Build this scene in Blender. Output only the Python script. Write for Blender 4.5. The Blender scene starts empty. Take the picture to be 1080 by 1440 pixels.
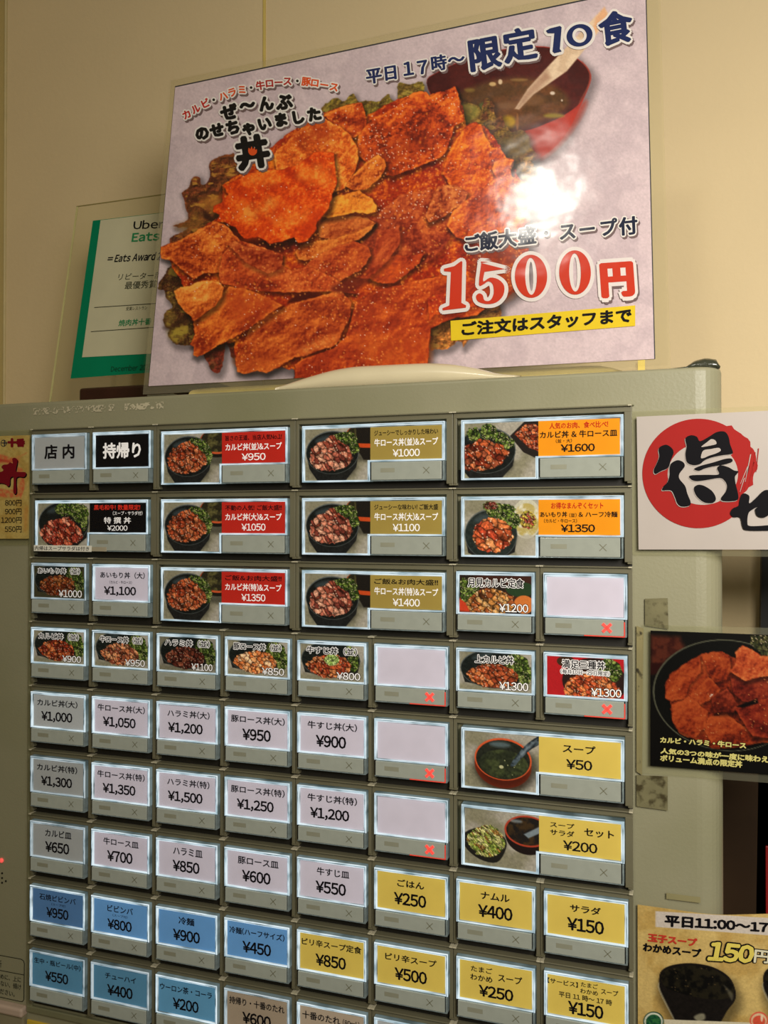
import bpy, bmesh, math, random
import numpy as np
from mathutils import Matrix, Vector
C = bpy.context.scene.collection
Z0 = 1.45                      # height of the key grid's reference line above the floor

# ------------------------------------------------------------------ camera
CAM = np.array([0.42519567, -0.4892587, -0.10530443 + Z0])
YAW, PIT, ROL = 0.323215794, 0.0102105736, 0.000269940864
FPX = 1200.0
Fv = np.array([-math.sin(YAW)*math.cos(PIT), math.cos(YAW)*math.cos(PIT), math.sin(PIT)])
R0 = np.array([math.cos(YAW), math.sin(YAW), 0.0]); U0 = np.cross(R0, Fv)
Rv = math.cos(ROL)*R0 + math.sin(ROL)*U0; Uv = -math.sin(ROL)*R0 + math.cos(ROL)*U0
cd = bpy.data.cameras.new('camera'); cam = bpy.data.objects.new('camera', cd); C.objects.link(cam)
cd.sensor_fit = 'VERTICAL'; cd.sensor_height = 36.0; cd.lens = 36.0*FPX/1440.0
cd.clip_start = 0.01
M = Matrix.Identity(4)
for i in range(3):
    M[i][0] = Rv[i]; M[i][1] = Uv[i]; M[i][2] = -Fv[i]; M[i][3] = CAM[i]
cam.matrix_world = M
bpy.context.scene.camera = cam

# ------------------------------------------------------------------ world, lights, exposure
sc = bpy.context.scene
sc.view_settings.view_transform = 'Standard'; sc.view_settings.look = 'None'
sc.view_settings.exposure = 0.0; sc.view_settings.gamma = 1.0; sc.view_settings.use_curve_mapping = False
w = bpy.data.worlds.new('room_ambient'); sc.world = w; w.use_nodes = True
w.node_tree.nodes['Background'].inputs[0].default_value = (1.0, 0.92, 0.66, 1)
w.node_tree.nodes['Background'].inputs[1].default_value = 0.145

def area(name, loc, aim, size, power, col, sy=None):
    l = bpy.data.lights.new(name, 'AREA'); l.energy = power; l.color = col; l.size = size
    if sy: l.shape = 'RECTANGLE'; l.size_y = sy
    o = bpy.data.objects.new(name, l); C.objects.link(o); o.location = loc
    d = Vector(aim) - Vector(loc); o.rotation_euler = d.to_track_quat('-Z', 'Y').to_euler()
    return o
area('ceiling_lamp', (0.105, -1.20, 2.506), (0.34, 0.05, 1.55), 0.11, 3.0, (1.0, 0.95, 0.84))
area('right_gradient_light', (0.76, -0.64, 1.60), (0.55, 0.15, 1.40), 0.30, 2.75, (1.0, 0.95, 0.86)).data.spread = math.radians(104)  # unseen light added at the right to grade wall and machine brightness

# ------------------------------------------------------------------ helpers
def lin(c):
    c = np.asarray(c, float)
    return np.where(c <= 0.04045, c/12.92, ((c+0.055)/1.055)**2.4)
def L255(c): return tuple(lin(np.array(c)/255.0)) + (1.0,)

def tag(o, label=None, cat=None, group=None, kind=None):
    if label: o['label'] = label
    if cat: o['category'] = cat
    if group: o['group'] = group
    if kind: o['kind'] = kind
    return o
def empty(name, loc=(0, 0, 0), parent=None):
    o = bpy.data.objects.new(name, None); o.empty_display_size = 0.02
    C.objects.link(o); o.location = loc
    if parent: o.parent = parent
    return o
def link(name, me, mats=(), parent=None, loc=(0, 0, 0), smooth=False):
    if not isinstance(mats, (list, tuple)): mats = [mats]
    if not me.materials:
        for m in mats: me.materials.append(m)
    o = bpy.data.objects.new(name, me); C.objects.link(o); o.location = loc
    if parent: o.parent = parent
    if smooth: me.shade_smooth()
    return o
def from_np(name, V, F, mi=None):
    me = bpy.data.meshes.new(name)
    V = np.asarray(V, np.float32); F = np.asarray(F, np.int32)
    me.vertices.add(len(V)); me.vertices.foreach_set('co', V.ravel())
    k = F.shape[1]
    me.loops.add(F.size); me.loops.foreach_set('vertex_index', F.ravel())
    me.polygons.add(len(F)); me.polygons.foreach_set('loop_start', np.arange(0, F.size, k, dtype=np.int32))
    if mi is not None: me.polygons.foreach_set('material_index', np.asarray(mi, np.int32))
    me.update(calc_edges=True); me.shade_flat()
    return me
def mesh_pd(name, V, F):
    me = bpy.data.meshes.new(name); me.from_pydata([tuple(v) for v in V], [], F); me.update(); return me

def bm_box(bm, x0, x1, y0, y1, z0, z1, bevel=0.0, seg=2):
    vs = [bm.verts.new(p) for p in ((x0,y0,z0),(x1,y0,z0),(x1,y1,z0),(x0,y1,z0),(x0,y0,z1),(x1,y0,z1),(x1,y1,z1),(x0,y1,z1))]
    fs = [bm.faces.new([vs[i] for i in q]) for q in ((0,3,2,1),(4,5,6,7),(0,1,5,4),(1,2,6,5),(2,3,7,6),(3,0,4,7))]
    if bevel > 0:
        es = list({e for f in fs for e in f.edges})
        bmesh.ops.bevel(bm, geom=es, offset=bevel, segments=seg, profile=0.5, affect='EDGES')
def bm_mesh(name, bm):
    bmesh.ops.recalc_face_normals(bm, faces=bm.faces)
    me = bpy.data.meshes.new(name); bm.to_mesh(me); bm.free(); return me
def box_obj(name, mat, parent, x0, x1, y0, y1, z0, z1, bevel=0.0, seg=2, loc=(0,0,0)):
    bm = bmesh.new(); bm_box(bm, x0, x1, y0, y1, z0, z1, bevel, seg)
    return link(name, bm_mesh(name, bm), mat, parent, loc)

# ------------------------------------------------------------------ materials
def new_mat(name):
    m = bpy.data.materials.new(name); m.use_nodes = True
    return m, m.node_tree, m.node_tree.nodes['Principled BSDF']
def plastic(name, rgb, rough=0.5, noise=0.06, scale=60.0, bump=0.0, bscale=400.0, emit=0.0, coat=0.0, metal=0.0, spec=0.5, blotch=None):
    m, nt, b = new_mat(name); c = L255(rgb)
    tc = nt.nodes.new('ShaderNodeTexCoord')
    n = nt.nodes.new('ShaderNodeTexNoise'); n.inputs['Scale'].default_value = scale; n.inputs['Detail'].default_value = 5
    nt.links.new(tc.outputs['Object'], n.inputs['Vector'])
    r = nt.nodes.new('ShaderNodeValToRGB')
    r.color_ramp.elements[0].position = 0.3; r.color_ramp.elements[1].position = 0.7
    lo = tuple(min(1, x*(1-noise)) for x in c[:3]) + (1,); hi = tuple(min(1, x*(1+noise)) for x in c[:3]) + (1,)
    r.color_ramp.elements[0].color = lo; r.color_ramp.elements[1].color = hi
    nt.links.new(n.outputs['Fac'], r.inputs['Fac'])
    out = r.outputs['Color']
    if blotch:
        n3 = nt.nodes.new('ShaderNodeTexNoise'); n3.inputs['Scale'].default_value = blotch[1]; n3.inputs['Detail'].default_value = 6
        nt.links.new(tc.outputs['Object'], n3.inputs['Vector'])
        r3 = nt.nodes.new('ShaderNodeValToRGB'); r3.color_ramp.elements[0].position = blotch[2]; r3.color_ramp.elements[1].position = blotch[3]
        r3.color_ramp.elements[0].color = (0,0,0,1); r3.color_ramp.elements[1].color = (1,1,1,1)
        nt.links.new(n3.outputs['Fac'], r3.inputs['Fac'])
        mx = nt.nodes.new('ShaderNodeMix'); mx.data_type = 'RGBA'
        nt.links.new(r3.outputs['Color'], mx.inputs['Factor']); nt.links.new(out, mx.inputs['A']); mx.inputs['B'].default_value = L255(blotch[0])
        out = mx.outputs['Result']
    nt.links.new(out, b.inputs['Base Color'])
    b.inputs['Roughness'].default_value = rough; b.inputs['Metallic'].default_value = metal
    b.inputs['Specular IOR Level'].default_value = spec
    b.inputs['Coat Weight'].default_value = coat; b.inputs['Coat Roughness'].default_value = 0.08
    if emit:
        nt.links.new(out, b.inputs['Emission Color']); b.inputs['Emission Strength'].default_value = emit
    if bump:
        n2 = nt.nodes.new('ShaderNodeTexNoise'); n2.inputs['Scale'].default_value = bscale; n2.inputs['Detail'].default_value = 4
        nt.links.new(tc.outputs['Object'], n2.inputs['Vector'])
        bp = nt.nodes.new('ShaderNodeBump'); bp.inputs['Strength'].default_value = bump; bp.inputs['Distance'].default_value = 0.001
        nt.links.new(n2.outputs['Fac'], bp.inputs['Height']); nt.links.new(bp.outputs['Normal'], b.inputs['Normal'])
    return m
def print_mat(name, emit=0.0, rough=0.5):
    m, nt, b = new_mat(name)
    a = nt.nodes.new('ShaderNodeAttribute'); a.attribute_name = 'ink'
    nt.links.new(a.outputs['Color'], b.inputs['Base Color']); b.inputs['Roughness'].default_value = rough; b.inputs['Specular IOR Level'].default_value = 0.12
    if emit:
        nt.links.new(a.outputs['Color'], b.inputs['Emission Color']); b.inputs['Emission Strength'].default_value = emit
    return m
def film_mat(name, tint=(1, 1, 1), haze=0.05, rough=0.05, hz=(0.8, 0.78, 0.65), bump=0.0, bscale=6.0, ior=1.45):
    m, nt, b = new_mat(name); nt.nodes.remove(b)
    out = nt.nodes['Material Output']
    tr = nt.nodes.new('ShaderNodeBsdfTransparent'); tr.inputs['Color'].default_value = tint + (1,)
    di = nt.nodes.new('ShaderNodeBsdfDiffuse'); di.inputs['Color'].default_value = hz + (1,)
    gl = nt.nodes.new('ShaderNodeBsdfGlossy'); gl.inputs['Roughness'].default_value = rough
    fr = nt.nodes.new('ShaderNodeFresnel'); fr.inputs['IOR'].default_value = ior
    m1 = nt.nodes.new('ShaderNodeMixShader'); m1.inputs[0].default_value = haze
    m2 = nt.nodes.new('ShaderNodeMixShader')
    nt.links.new(tr.outputs[0], m1.inputs[1]); nt.links.new(di.outputs[0], m1.inputs[2])
    ge = nt.nodes.new('ShaderNodeNewGeometry'); iv = nt.nodes.new('ShaderNodeMath'); iv.operation = 'SUBTRACT'; iv.inputs[0].default_value = 1.0
    mu = nt.nodes.new('ShaderNodeMath'); mu.operation = 'MULTIPLY'          # reflect at the front face only
    nt.links.new(ge.outputs['Backfacing'], iv.inputs[1]); nt.links.new(fr.outputs[0], mu.inputs[0]); nt.links.new(iv.outputs[0], mu.inputs[1])
    nt.links.new(mu.outputs[0], m2.inputs[0]); nt.links.new(m1.outputs[0], m2.inputs[1]); nt.links.new(gl.outputs[0], m2.inputs[2])
    nt.links.new(m2.outputs[0], out.inputs['Surface'])
    if bump:
        tc = nt.nodes.new('ShaderNodeTexCoord'); n2 = nt.nodes.new('ShaderNodeTexNoise'); n2.inputs['Scale'].default_value = bscale; n2.inputs['Detail'].default_value = 3
        nt.links.new(tc.outputs['Object'], n2.inputs['Vector'])
        bp = nt.nodes.new('ShaderNodeBump'); bp.inputs['Strength'].default_value = 1.0; bp.inputs['Distance'].default_value = bump
        nt.links.new(n2.outputs['Fac'], bp.inputs['Height']); nt.links.new(bp.outputs['Normal'], gl.inputs['Normal'])
    return m
_ink = {}
def ink(rgb, emit=0.0):
    k = (tuple(rgb), emit)
    if k not in _ink: _ink[k] = plastic('ink', rgb, rough=0.6, noise=0.03, emit=emit, spec=0.08)
    return _ink[k]

# ------------------------------------------------------------------ pixels <-> places (used to read places off the photograph)
def ray(px, py): return Rv*((px-540)/FPX) + Uv*((720-py)/FPX) + Fv
def at(px, py, y):
    d = ray(px, py); return CAM + d*((y-CAM[1])/d[1])
def proj(P):
    d = np.asarray(P) - CAM; z = d @ Fv
    return 540+FPX*(d @ Rv)/z, 720-FPX*(d @ Uv)/z

class Plane:
    """a flat (or bilinear) printed sheet given by its four corners TL TR BR BL"""
    def __init__(s, TL, TR, BR, BL):
        s.c = [np.asarray(p, float) for p in (TL, TR, BR, BL)]
        n = np.cross(s.c[1]-s.c[0], s.c[3]-s.c[0]); n /= np.linalg.norm(n)
        if n[1] > 0: n = -n
        s.n = n
    def p(s, u, v, h=0.0):
        u = np.asarray(u)[..., None]; v = np.asarray(v)[..., None]
        a = s.c[0]*(1-u)+s.c[1]*u; b = s.c[3]*(1-u)+s.c[2]*u
        return a*(1-v)+b*v + s.n*np.asarray(h, float)[..., None]
    def hit(s, px, py, h=0.0):
        """points of the sheet seen at photograph pixels (least squares on the bilinear patch)"""
        px = np.atleast_1d(np.asarray(px, float)); py = np.atleast_1d(np.asarray(py, float))
        D = Rv*((px-540)/FPX)[:, None] + Uv*((720-py)/FPX)[:, None] + Fv
        t = ((s.c[0]-CAM) @ s.n)/(D @ s.n); P = CAM + D*t[:, None]
        u = ((P-s.c[0]) @ (s.c[1]-s.c[0]))/((s.c[1]-s.c[0]) @ (s.c[1]-s.c[0])); v = ((P-s.c[0]) @ (s.c[3]-s.c[0]))/((s.c[3]-s.c[0]) @ (s.c[3]-s.c[0]))
        for _ in range(6):
            e = 1e-4
            x, y = proj(s.p(u, v)); xu, yu = proj(s.p(u+e, v)); xv, yv = proj(s.p(u, v+e))
            a, b, c, d = (xu-x)/e, (xv-x)/e, (yu-y)/e, (yv-y)/e
            det = a*d-b*c; rx, ry = px-x, py-y
            u = u+(d*rx-b*ry)/det; v = v+(-c*rx+a*ry)/det
        return s.p(u, v, h)

# ------------------------------------------------------------------ lettering
_tc = {}; _rc = {}
def raw(ch):
    if ch in _rc: return _rc[ch]
    cu = bpy.data.curves.new('lettering', 'FONT'); cu.body = ch; cu.size = 1.0; cu.resolution_u = 2; cu.fill_mode = 'FRONT'
    o = bpy.data.objects.new('tmp', cu); C.objects.link(o)
    dg = bpy.context.evaluated_depsgraph_get(); me = bpy.data.meshes.new_from_object(o.evaluated_get(dg))
    me.calc_loop_triangles()
    V = np.zeros(len(me.vertices)*3, np.float32); me.vertices.foreach_get('co', V); V = V.reshape(-1, 3)[:, :2].copy()
    T = np.zeros(len(me.loop_triangles)*3, np.int32); me.loop_triangles.foreach_get('vertices', T); T = T.reshape(-1, 3).copy()
    bpy.data.objects.remove(o); bpy.data.meshes.remove(me); bpy.data.curves.remove(cu)
    _rc[ch] = (V, T); return _rc[ch]
def glyph(s, bold=0.0):
    k = (s, bold)
    if k in _tc: return _tc[k]
    e = em()[1]; pen = 0.0; Vs = []; Ts = []; n = 0
    for ch in s:
        if ch == ' ': pen += 0.3*e; continue
        o = ord(ch); asc = 33 <= o < 127 or ch == '¥'
        c2 = '￥' if ch == '¥' else (chr(o+0xFEE0) if asc else ch)
        V, T = raw(c2)
        if not len(V): continue
        lo, hi = V.min(0), V.max(0)
        if asc:
            wd = hi[0]-lo[0]
            if ch.isdigit() or ch == '¥': adv = 0.575*e; x = pen+(adv-wd)/2-lo[0]
            else: adv = wd+{',': .1, '.': .1, ':': .14, '(': .1, ')': .1}.get(ch, .09)*e; x = pen+(adv-wd)/2-lo[0]
        else: adv = e; x = pen
        Vs.append(V+np.array([x, 0.0], np.float32)); Ts.append(T+n); n += len(V); pen += adv
    V, T = np.concatenate(Vs), np.concatenate(Ts)
    if bold: V, T = stamp(V, T, bold*e, bold*e, 6)
    _tc[k] = (V, T); return _tc[k]
_em = None
def em():
    global _em
    if _em is None:
        V, _ = raw('国'); W2, _ = raw('国国'); lo, hi = V.min(0), V.max(0); _em = ((lo+hi)/2, W2[:, 0].max()-hi[0])
    return _em
EPS = 1.5e-6                   # each shifted copy lies a hair above the last, so none shades another
def lay(V): return V if V.shape[1] == 3 else np.concatenate([V, np.zeros((len(V), 1))], 1)
def stamp(V, T, rx, ry, n):
    """thicken by union of shifted copies; third column counts the layer"""
    V = lay(V); top = V[:, 2].max()+1
    Vs, Ts = [V], [T]
    for k in range(n):
        a = 2*math.pi*k/n
        Vs.append(V+np.array([rx*math.cos(a), ry*math.sin(a), top*(k+1)])); Ts.append(T+len(V)*(k+1))
    return np.concatenate(Vs), np.concatenate(Ts)
class Letters:
    def __init__(s): s.V = []; s.T = []; s.m = []; s.n = 0; s.mats = []
    def add(s, P, T, mat):
        if mat not in s.mats: s.mats.append(mat)
        s.V.append(P); s.T.append(T+s.n); s.m.append(np.full(len(T), s.mats.index(mat))); s.n += len(P)
    def build(s, name, parent):
        if not s.V: return None
        me = from_np(name, np.concatenate(s.V), np.concatenate(s.T), np.concatenate(s.m))
        return link(name, me, s.mats, parent)
def norm_box(s, bold):
    V, T = glyph(s, bold); V = lay(V).astype(float); lo, hi = V[:, :2].min(0), V[:, :2].max(0)
    return np.concatenate([(V[:, :2]-lo)/(hi-lo), V[:, 2:]], 1), T, (hi-lo)
def poly_tri(pts):
    from mathutils.geometry import tessellate_polygon
    pts = np.asarray(pts, float)
    T = tessellate_polygon([[Vector((p[0], p[1], 0)) for p in pts]])
    return pts, np.array(T, np.int32).reshape(-1, 3)
def smooth_poly(pts, n=4):
    P = np.asarray(pts, float); N = len(P); out = []
    for i in range(N):
        a, b, c, d = P[i-1], P[i], P[(i+1) % N], P[(i+2) % N]
        for k in range(n):
            t = k/n
            out.append(0.5*((2*b)+(c-a)*t+(2*a-5*b+4*c-d)*t*t+(3*b-a-3*c+d)*t**3))
    return np.array(out)
def ellipse(cx, cy, rx, ry, n=40, rot=0.0):
    a = np.linspace(0, 2*math.pi, n, endpoint=False); x = rx*np.cos(a); y = ry*np.sin(a)
    return np.stack([cx+x*math.cos(rot)-y*math.sin(rot), cy+x*math.sin(rot)+y*math.cos(rot)], 1)

# ------------------------------------------------------------------ the painter: ink colours computed for the points of a printed sheet
def hsh(ix, iy, s):
    n = (ix.astype(np.int64)*374761393+iy.astype(np.int64)*668265263+s*98245165) & 0xffffffff
    n = ((n ^ (n >> 13))*1274126177) & 0xffffffff
    return (n ^ (n >> 16))/4294967295.0
def vnoise(x, y, s=0):
    ix = np.floor(x); iy = np.floor(y); fx = x-ix; fy = y-iy; fx = fx*fx*(3-2*fx); fy = fy*fy*(3-2*fy)
    a = hsh(ix, iy, s); b = hsh(ix+1, iy, s); c = hsh(ix, iy+1, s); d = hsh(ix+1, iy+1, s)
    return (a*(1-fx)+b*fx)*(1-fy)+(c*(1-fx)+d*fx)*fy
def fbm(x, y, s=0, o=4):
    r = 0; a = 0.5; t = 0
    for k in range(o):
        r = r+a*vnoise(x, y, s+k*17); t += a; a *= 0.55; x = x*2.03+5.1; y = y*2.03+1.7
    return r/t
def worley(x, y, s=0):
    ix = np.floor(x); iy = np.floor(y); d1 = np.full(x.shape, 9.0); d2 = d1.copy(); idv = np.zeros(x.shape)
    for i in (-1, 0, 1):
        for j in (-1, 0, 1):
            jx = ix+i; jy = iy+j
            d = np.hypot(jx+hsh(jx, jy, s)-x, jy+hsh(jx, jy, s+1)-y); v = hsh(jx, jy, s+2)
            m = d < d1; d2 = np.where(m, d1, np.minimum(d2, d)); idv = np.where(m, v, idv); d1 = np.where(m, d, d1)
    return d1, d2, idv
def ss(a, b, x): t = np.clip((x-a)/(b-a), 0, 1); return t*t*(3-2*t)
def sdist(x, y, P):
    d = np.full(x.shape, 1e9); ins = np.zeros(x.shape, bool); N = len(P)
    for i in range(N):
        x0, y0 = P[i]; x1, y1 = P[(i+1) % N]; ex, ey = x1-x0, y1-y0
        t = np.clip(((x-x0)*ex+(y-y0)*ey)/(ex*ex+ey*ey+1e-12), 0, 1)
        d = np.minimum(d, (x-x0-t*ex)**2+(y-y0-t*ey)**2)
        c = ((y0 > y) != (y1 > y)) & (x < ex*(y-y0)/(ey if abs(ey) > 1e-12 else 1e-12)+x0)
        ins ^= c
    d = np.sqrt(d); return np.where(ins, d, -d)
def c01(c): return np.array(c, float)/255.0
class Paint:
    def __init__(s, X, Y, bg):
        s.X = X.ravel(); s.Y = Y.ravel(); s.col = np.tile(c01(bg), (s.X.size, 1))
    def sub(s, P, m):
        P = np.asarray(P); return np.where((s.X > P[:, 0].min()-m) & (s.X < P[:, 0].max()+m) & (s.Y > P[:, 1].min()-m) & (s.Y < P[:, 1].max()+m))[0]
    def mixin(s, i, a, c): s.col[i] = s.col[i]*(1-a[:, None])+c*a[:, None]
    def shadow(s, P, dx, dy, r, k, jit=0.0):
        i = s.sub(P, r+abs(dx)+abs(dy)); 
        if not len(i): return
        sd = sdist(s.X[i]-dx, s.Y[i]-dy, P); s.col[i] *= (1-k*ss(-r, r*0.3, sd))[:, None]
    def fill(s, P, c, soft=1.0, jit=0.0, jf=8.0, seed=1, noise=0.0, c2=None, nf=20.0, alpha=1.0, emb=0.0, ef=5.0):
        i = s.sub(P, 8+jit)
        if not len(i): return
        x, y = s.X[i], s.Y[i]
        xj, yj = x, y
        if jit: xj = x+jit*2*(fbm(x/jf, y/jf, seed)-0.5); yj = y+jit*2*(fbm(x/jf, y/jf, seed+50)-0.5)
        sd = sdist(xj, yj, P); a = np.clip(sd/soft+0.5, 0, 1)*alpha
        col = np.tile(c01(c), (len(i), 1))
        if c2 is not None:
            t = ss(0.35, 0.65, fbm(x/nf, y/nf, seed+7, 4))[:, None]; col = col*(1-t)+c01(c2)*t
        if noise: col = col*(1+noise*2*(fbm(x/3.0, y/3.0, seed+9, 3)-0.5))[:, None]
        if emb:
            e = fbm(x/ef, y/ef, seed+11, 3)-fbm((x+1.3)/ef, (y+1.6)/ef, seed+11, 3); col = col*(1+emb*e)[:, None]
        s.mixin(i, a, np.clip(col, 0, 1))
    def slab(s, P, lo, mid, hi, seed=1, ang=0.6, jit=1.8, shadow=0.5, rim=0.24, st=1.0, bright=0.0, grain=1.0, sh=(1.5, 4, 6)):
        """one slice of grilled meat in the printed picture"""
        P = np.asarray(P, float)
        if shadow: s.shadow(P, sh[0], sh[1], sh[2], shadow)
        i = s.sub(P, 8)
        if not len(i): return
        x, y = s.X[i], s.Y[i]
        xj = x+jit*2*(fbm(x/7, y/7, seed)-0.5); yj = y+jit*2*(fbm(x/7, y/7, seed+50)-0.5)
        sd = sdist(xj, yj, P); a = np.clip(sd/1.2+0.5, 0, 1)
        ca, sa = math.cos(ang), math.sin(ang); u = (x*ca+y*sa)/(30*st); v = (-x*sa+y*ca)/(15)
        cx, cy = P.mean(0); sz = max(np.ptp(P[:, 0]), np.ptp(P[:, 1]))
        t = 0.5+1.45*(fbm(u, v, seed+3, 4)-0.5)-0.25*((x-cx)*0.3+(y-cy))/sz+bright
        t = t+0.40*grain*(fbm(x/3.2, y/3.2, seed+5, 3)-0.5)
        g = fbm(x/6.0, y/6.0, seed+8, 4)-fbm((x+1.5)/6.0, (y+1.8)/6.0, seed+8, 4)
        t = t+1.15*grain*g
        t = t+rim*ss(5, 0.5, sd)*(0.4+fbm(x/9, y/9, seed+12, 2))-0.25*ss(1.4, 0, sd)
        t = np.clip(t, 0, 1)[:, None]
        lo, mid, hi = c01(lo), c01(mid), c01(hi)
        col = np.where(t < 0.5, lo+(mid-lo)*t*2, mid+(hi-mid)*(t*2-1))
        s.mixin(i, a, col)
    def sparks(s, P, cell=6.0, p=0.35, c=(255, 240, 215), seed=1, r=1.0, amt=0.9):
        p = p*0.5
        i = s.sub(P, 2); x, y = s.X[i], s.Y[i]
        m = np.clip(sdist(x, y, P), 0, 1)
        d1, d2, idv = worley(x/cell, y/cell, seed)
        den = ss(0.42, 0.62, fbm(x/28, y/28, seed+5, 3))
        a = ss(r/cell*1.3, r/cell*0.4, d1)*(idv < p*den*1.8)*m*amt
        s.mixin(i, a, c01(c))
    def lump(s, P, pal, cell=9.0, seed=1, edge=0.55, jit=2.0, spark=0.25, stretch=1.6, ang=0.7):
        """a heap of small pieces: each cell its own tone"""
        i = s.sub(P, 6)
        if not len(i): return
        x, y = s.X[i], s.Y[i]
        xj = x+jit*2*(fbm(x/6, y/6, seed)-0.5); yj = y+jit*2*(fbm(x/6, y/6, seed+50)-0.5)
        sd = sdist(xj, yj, np.asarray(P, float)); a = np.clip(sd/1.2+0.5, 0, 1)
        wx = x+cell*0.9*(fbm(x/cell, y/cell, seed+31, 2)-0.5); wy = y+cell*0.9*(fbm(x/cell, y/cell, seed+37, 2)-0.5)
        ca, sa = math.cos(ang), math.sin(ang)
        d1, d2, idv = worley((wx*ca+wy*sa)/(cell*stretch), (-wx*sa+wy*ca)/cell, seed+3)
        pal = [c01(q) for q in pal]; n = len(pal)
        col = np.array(pal)[np.minimum((idv*n).astype(int), n-1)]
        e = ss(0.0, 0.28, d2-d1)[:, None]; col = col*(1-edge+edge*e)
        sh = 1.15-0.5*d1+0.9*(fbm(x/2.2, y/2.2, seed+4, 3)-0.5); col = col*sh[:, None]
        d = worley(x/(cell*0.55), y/(cell*0.55), seed+9)
        sp = ss(0.32, 0.1, d[0])*(d[2] < spark); col = col+(c01((255, 225, 190))-col)*(sp*0.75)[:, None]
        s.mixin(i, a, np.clip(col, 0, 1))
    def dots(s, amt=0.05, f=1.6, seed=3):
        s.col *= (1+amt*2*(fbm(s.X/f, s.Y/f, seed, 2)-0.5))[:, None]

def sheet(name, P, nu, nv, gain, painter, mat, parent, h=0.0, dens=None):
    """dense printed sheet: P(u,v) -> 3D; painter gets the places' coordinates, gives ink colours"""
    u, v = np.meshgrid(np.linspace(0, 1, nu), np.linspace(0, 1, nv))
    V = P(u.ravel(), v.ravel())
    k = np.arange(nu*nv).reshape(nv, nu)
    F = np.stack([k[:-1, :-1], k[1:, :-1], k[1:, 1:], k[:-1, 1:]], -1).reshape(-1, 4)
    me = from_np(name, V, F)
    col = np.clip(painter(u.ravel(), v.ravel(), V), 0, 1)
    ca = me.color_attributes.new('ink', 'FLOAT_COLOR', 'POINT')
    rgba = np.ones((len(V), 4), np.float32); rgba[:, :3] = np.clip(lin(col)*np.array(gain), 0, 1)
    ca.data.foreach_set('color', rgba.ravel())
    return link(name, me, mat, parent)

# ------------------------------------------------------------------ the room
WY = 0.20
m_wall = plastic('painted_wall', (214, 192, 150), rough=0.75, noise=0.03, scale=9, bump=0.25, bscale=220)
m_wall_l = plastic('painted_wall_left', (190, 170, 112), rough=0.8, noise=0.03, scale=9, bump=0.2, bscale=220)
m_caulk = plastic('yellowed_caulk', (205, 180, 95), rough=0.6)
m_brown = plastic('dark_wood_panel', (58, 42, 28), rough=0.35, noise=0.2, scale=18)
m_floor = plastic('floor_tile', (110, 90, 70), rough=0.5)
pc = at(7, 300, WY)
def structure(o): o['kind'] = 'structure'; return o
structure(box_obj('wall_back', m_wall, None, pc[0]-0.02, 1.6, WY, WY+0.1, 0, 2.7))
structure(box_obj('wall_left', m_wall_l, None, pc[0]-0.12, pc[0], -2.2, WY, 0, 2.7))
structure(box_obj('floor', m_floor, None, pc[0]-0.12, 1.6, -2.2, WY+0.1, -0.06, 0))
xj = at(372, 45, WY)[0]
structure(box_obj('trim_1', m_caulk, None, xj-0.0013, xj+0.0013, WY-0.0012, WY+0.002, 0.9, 2.7, 0.0005))
structure(box_obj('trim_2', plastic('corner_bead', (205, 188, 140), rough=0.6), None, pc[0], pc[0]+0.0022, WY-0.0022, WY+0.001, 0.9, 2.7, 0.0006))
za = at(200, 276, WY)[2]
xb = at(1020, 1200, WY)[0]-0.01
zb = at(1040, 1000, WY)[2]
structure(box_obj('trim_3', m_brown, None, xb, 1.6, WY-0.012, WY+0.001, 0, zb, 0.001))

# ------------------------------------------------------------------ the ticket machine
PX, PZ = 0.0509789861, 0.045
m_body = plastic('painted_steel', (152, 148, 120), rough=0.42, noise=0.035, scale=14, bump=0.12, bscale=600, blotch=((138, 136, 104), 9.0, 0.5, 0.78))
m_bezel = plastic('grey_brown_plastic', (112, 107, 84), rough=0.45, noise=0.05, scale=60)
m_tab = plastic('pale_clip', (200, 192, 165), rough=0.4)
m_recess_shade = plastic('recess_shade', (30, 27, 20), rough=0.6)  # shade of the recess under each key, put into the colour
m_black = plastic('black_slit', (22, 20, 16), rough=0.5)
m_bar = plastic('frosted_bar', (158, 162, 150), rough=0.3, noise=0.04, scale=200, emit=0.12, coat=0.2)
m_barmark = plastic('bar_engraving', (128, 127, 106), rough=0.5)
m_red = plastic('sold_out_lamp', (255, 70, 60), emit=0.9)
m_redglow = plastic('sold_out_edge_glow', (215, 66, 50), emit=0.4)
m_pane = film_mat('clear_cap_front', haze=0.0, rough=0.12, ior=1.2)
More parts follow.
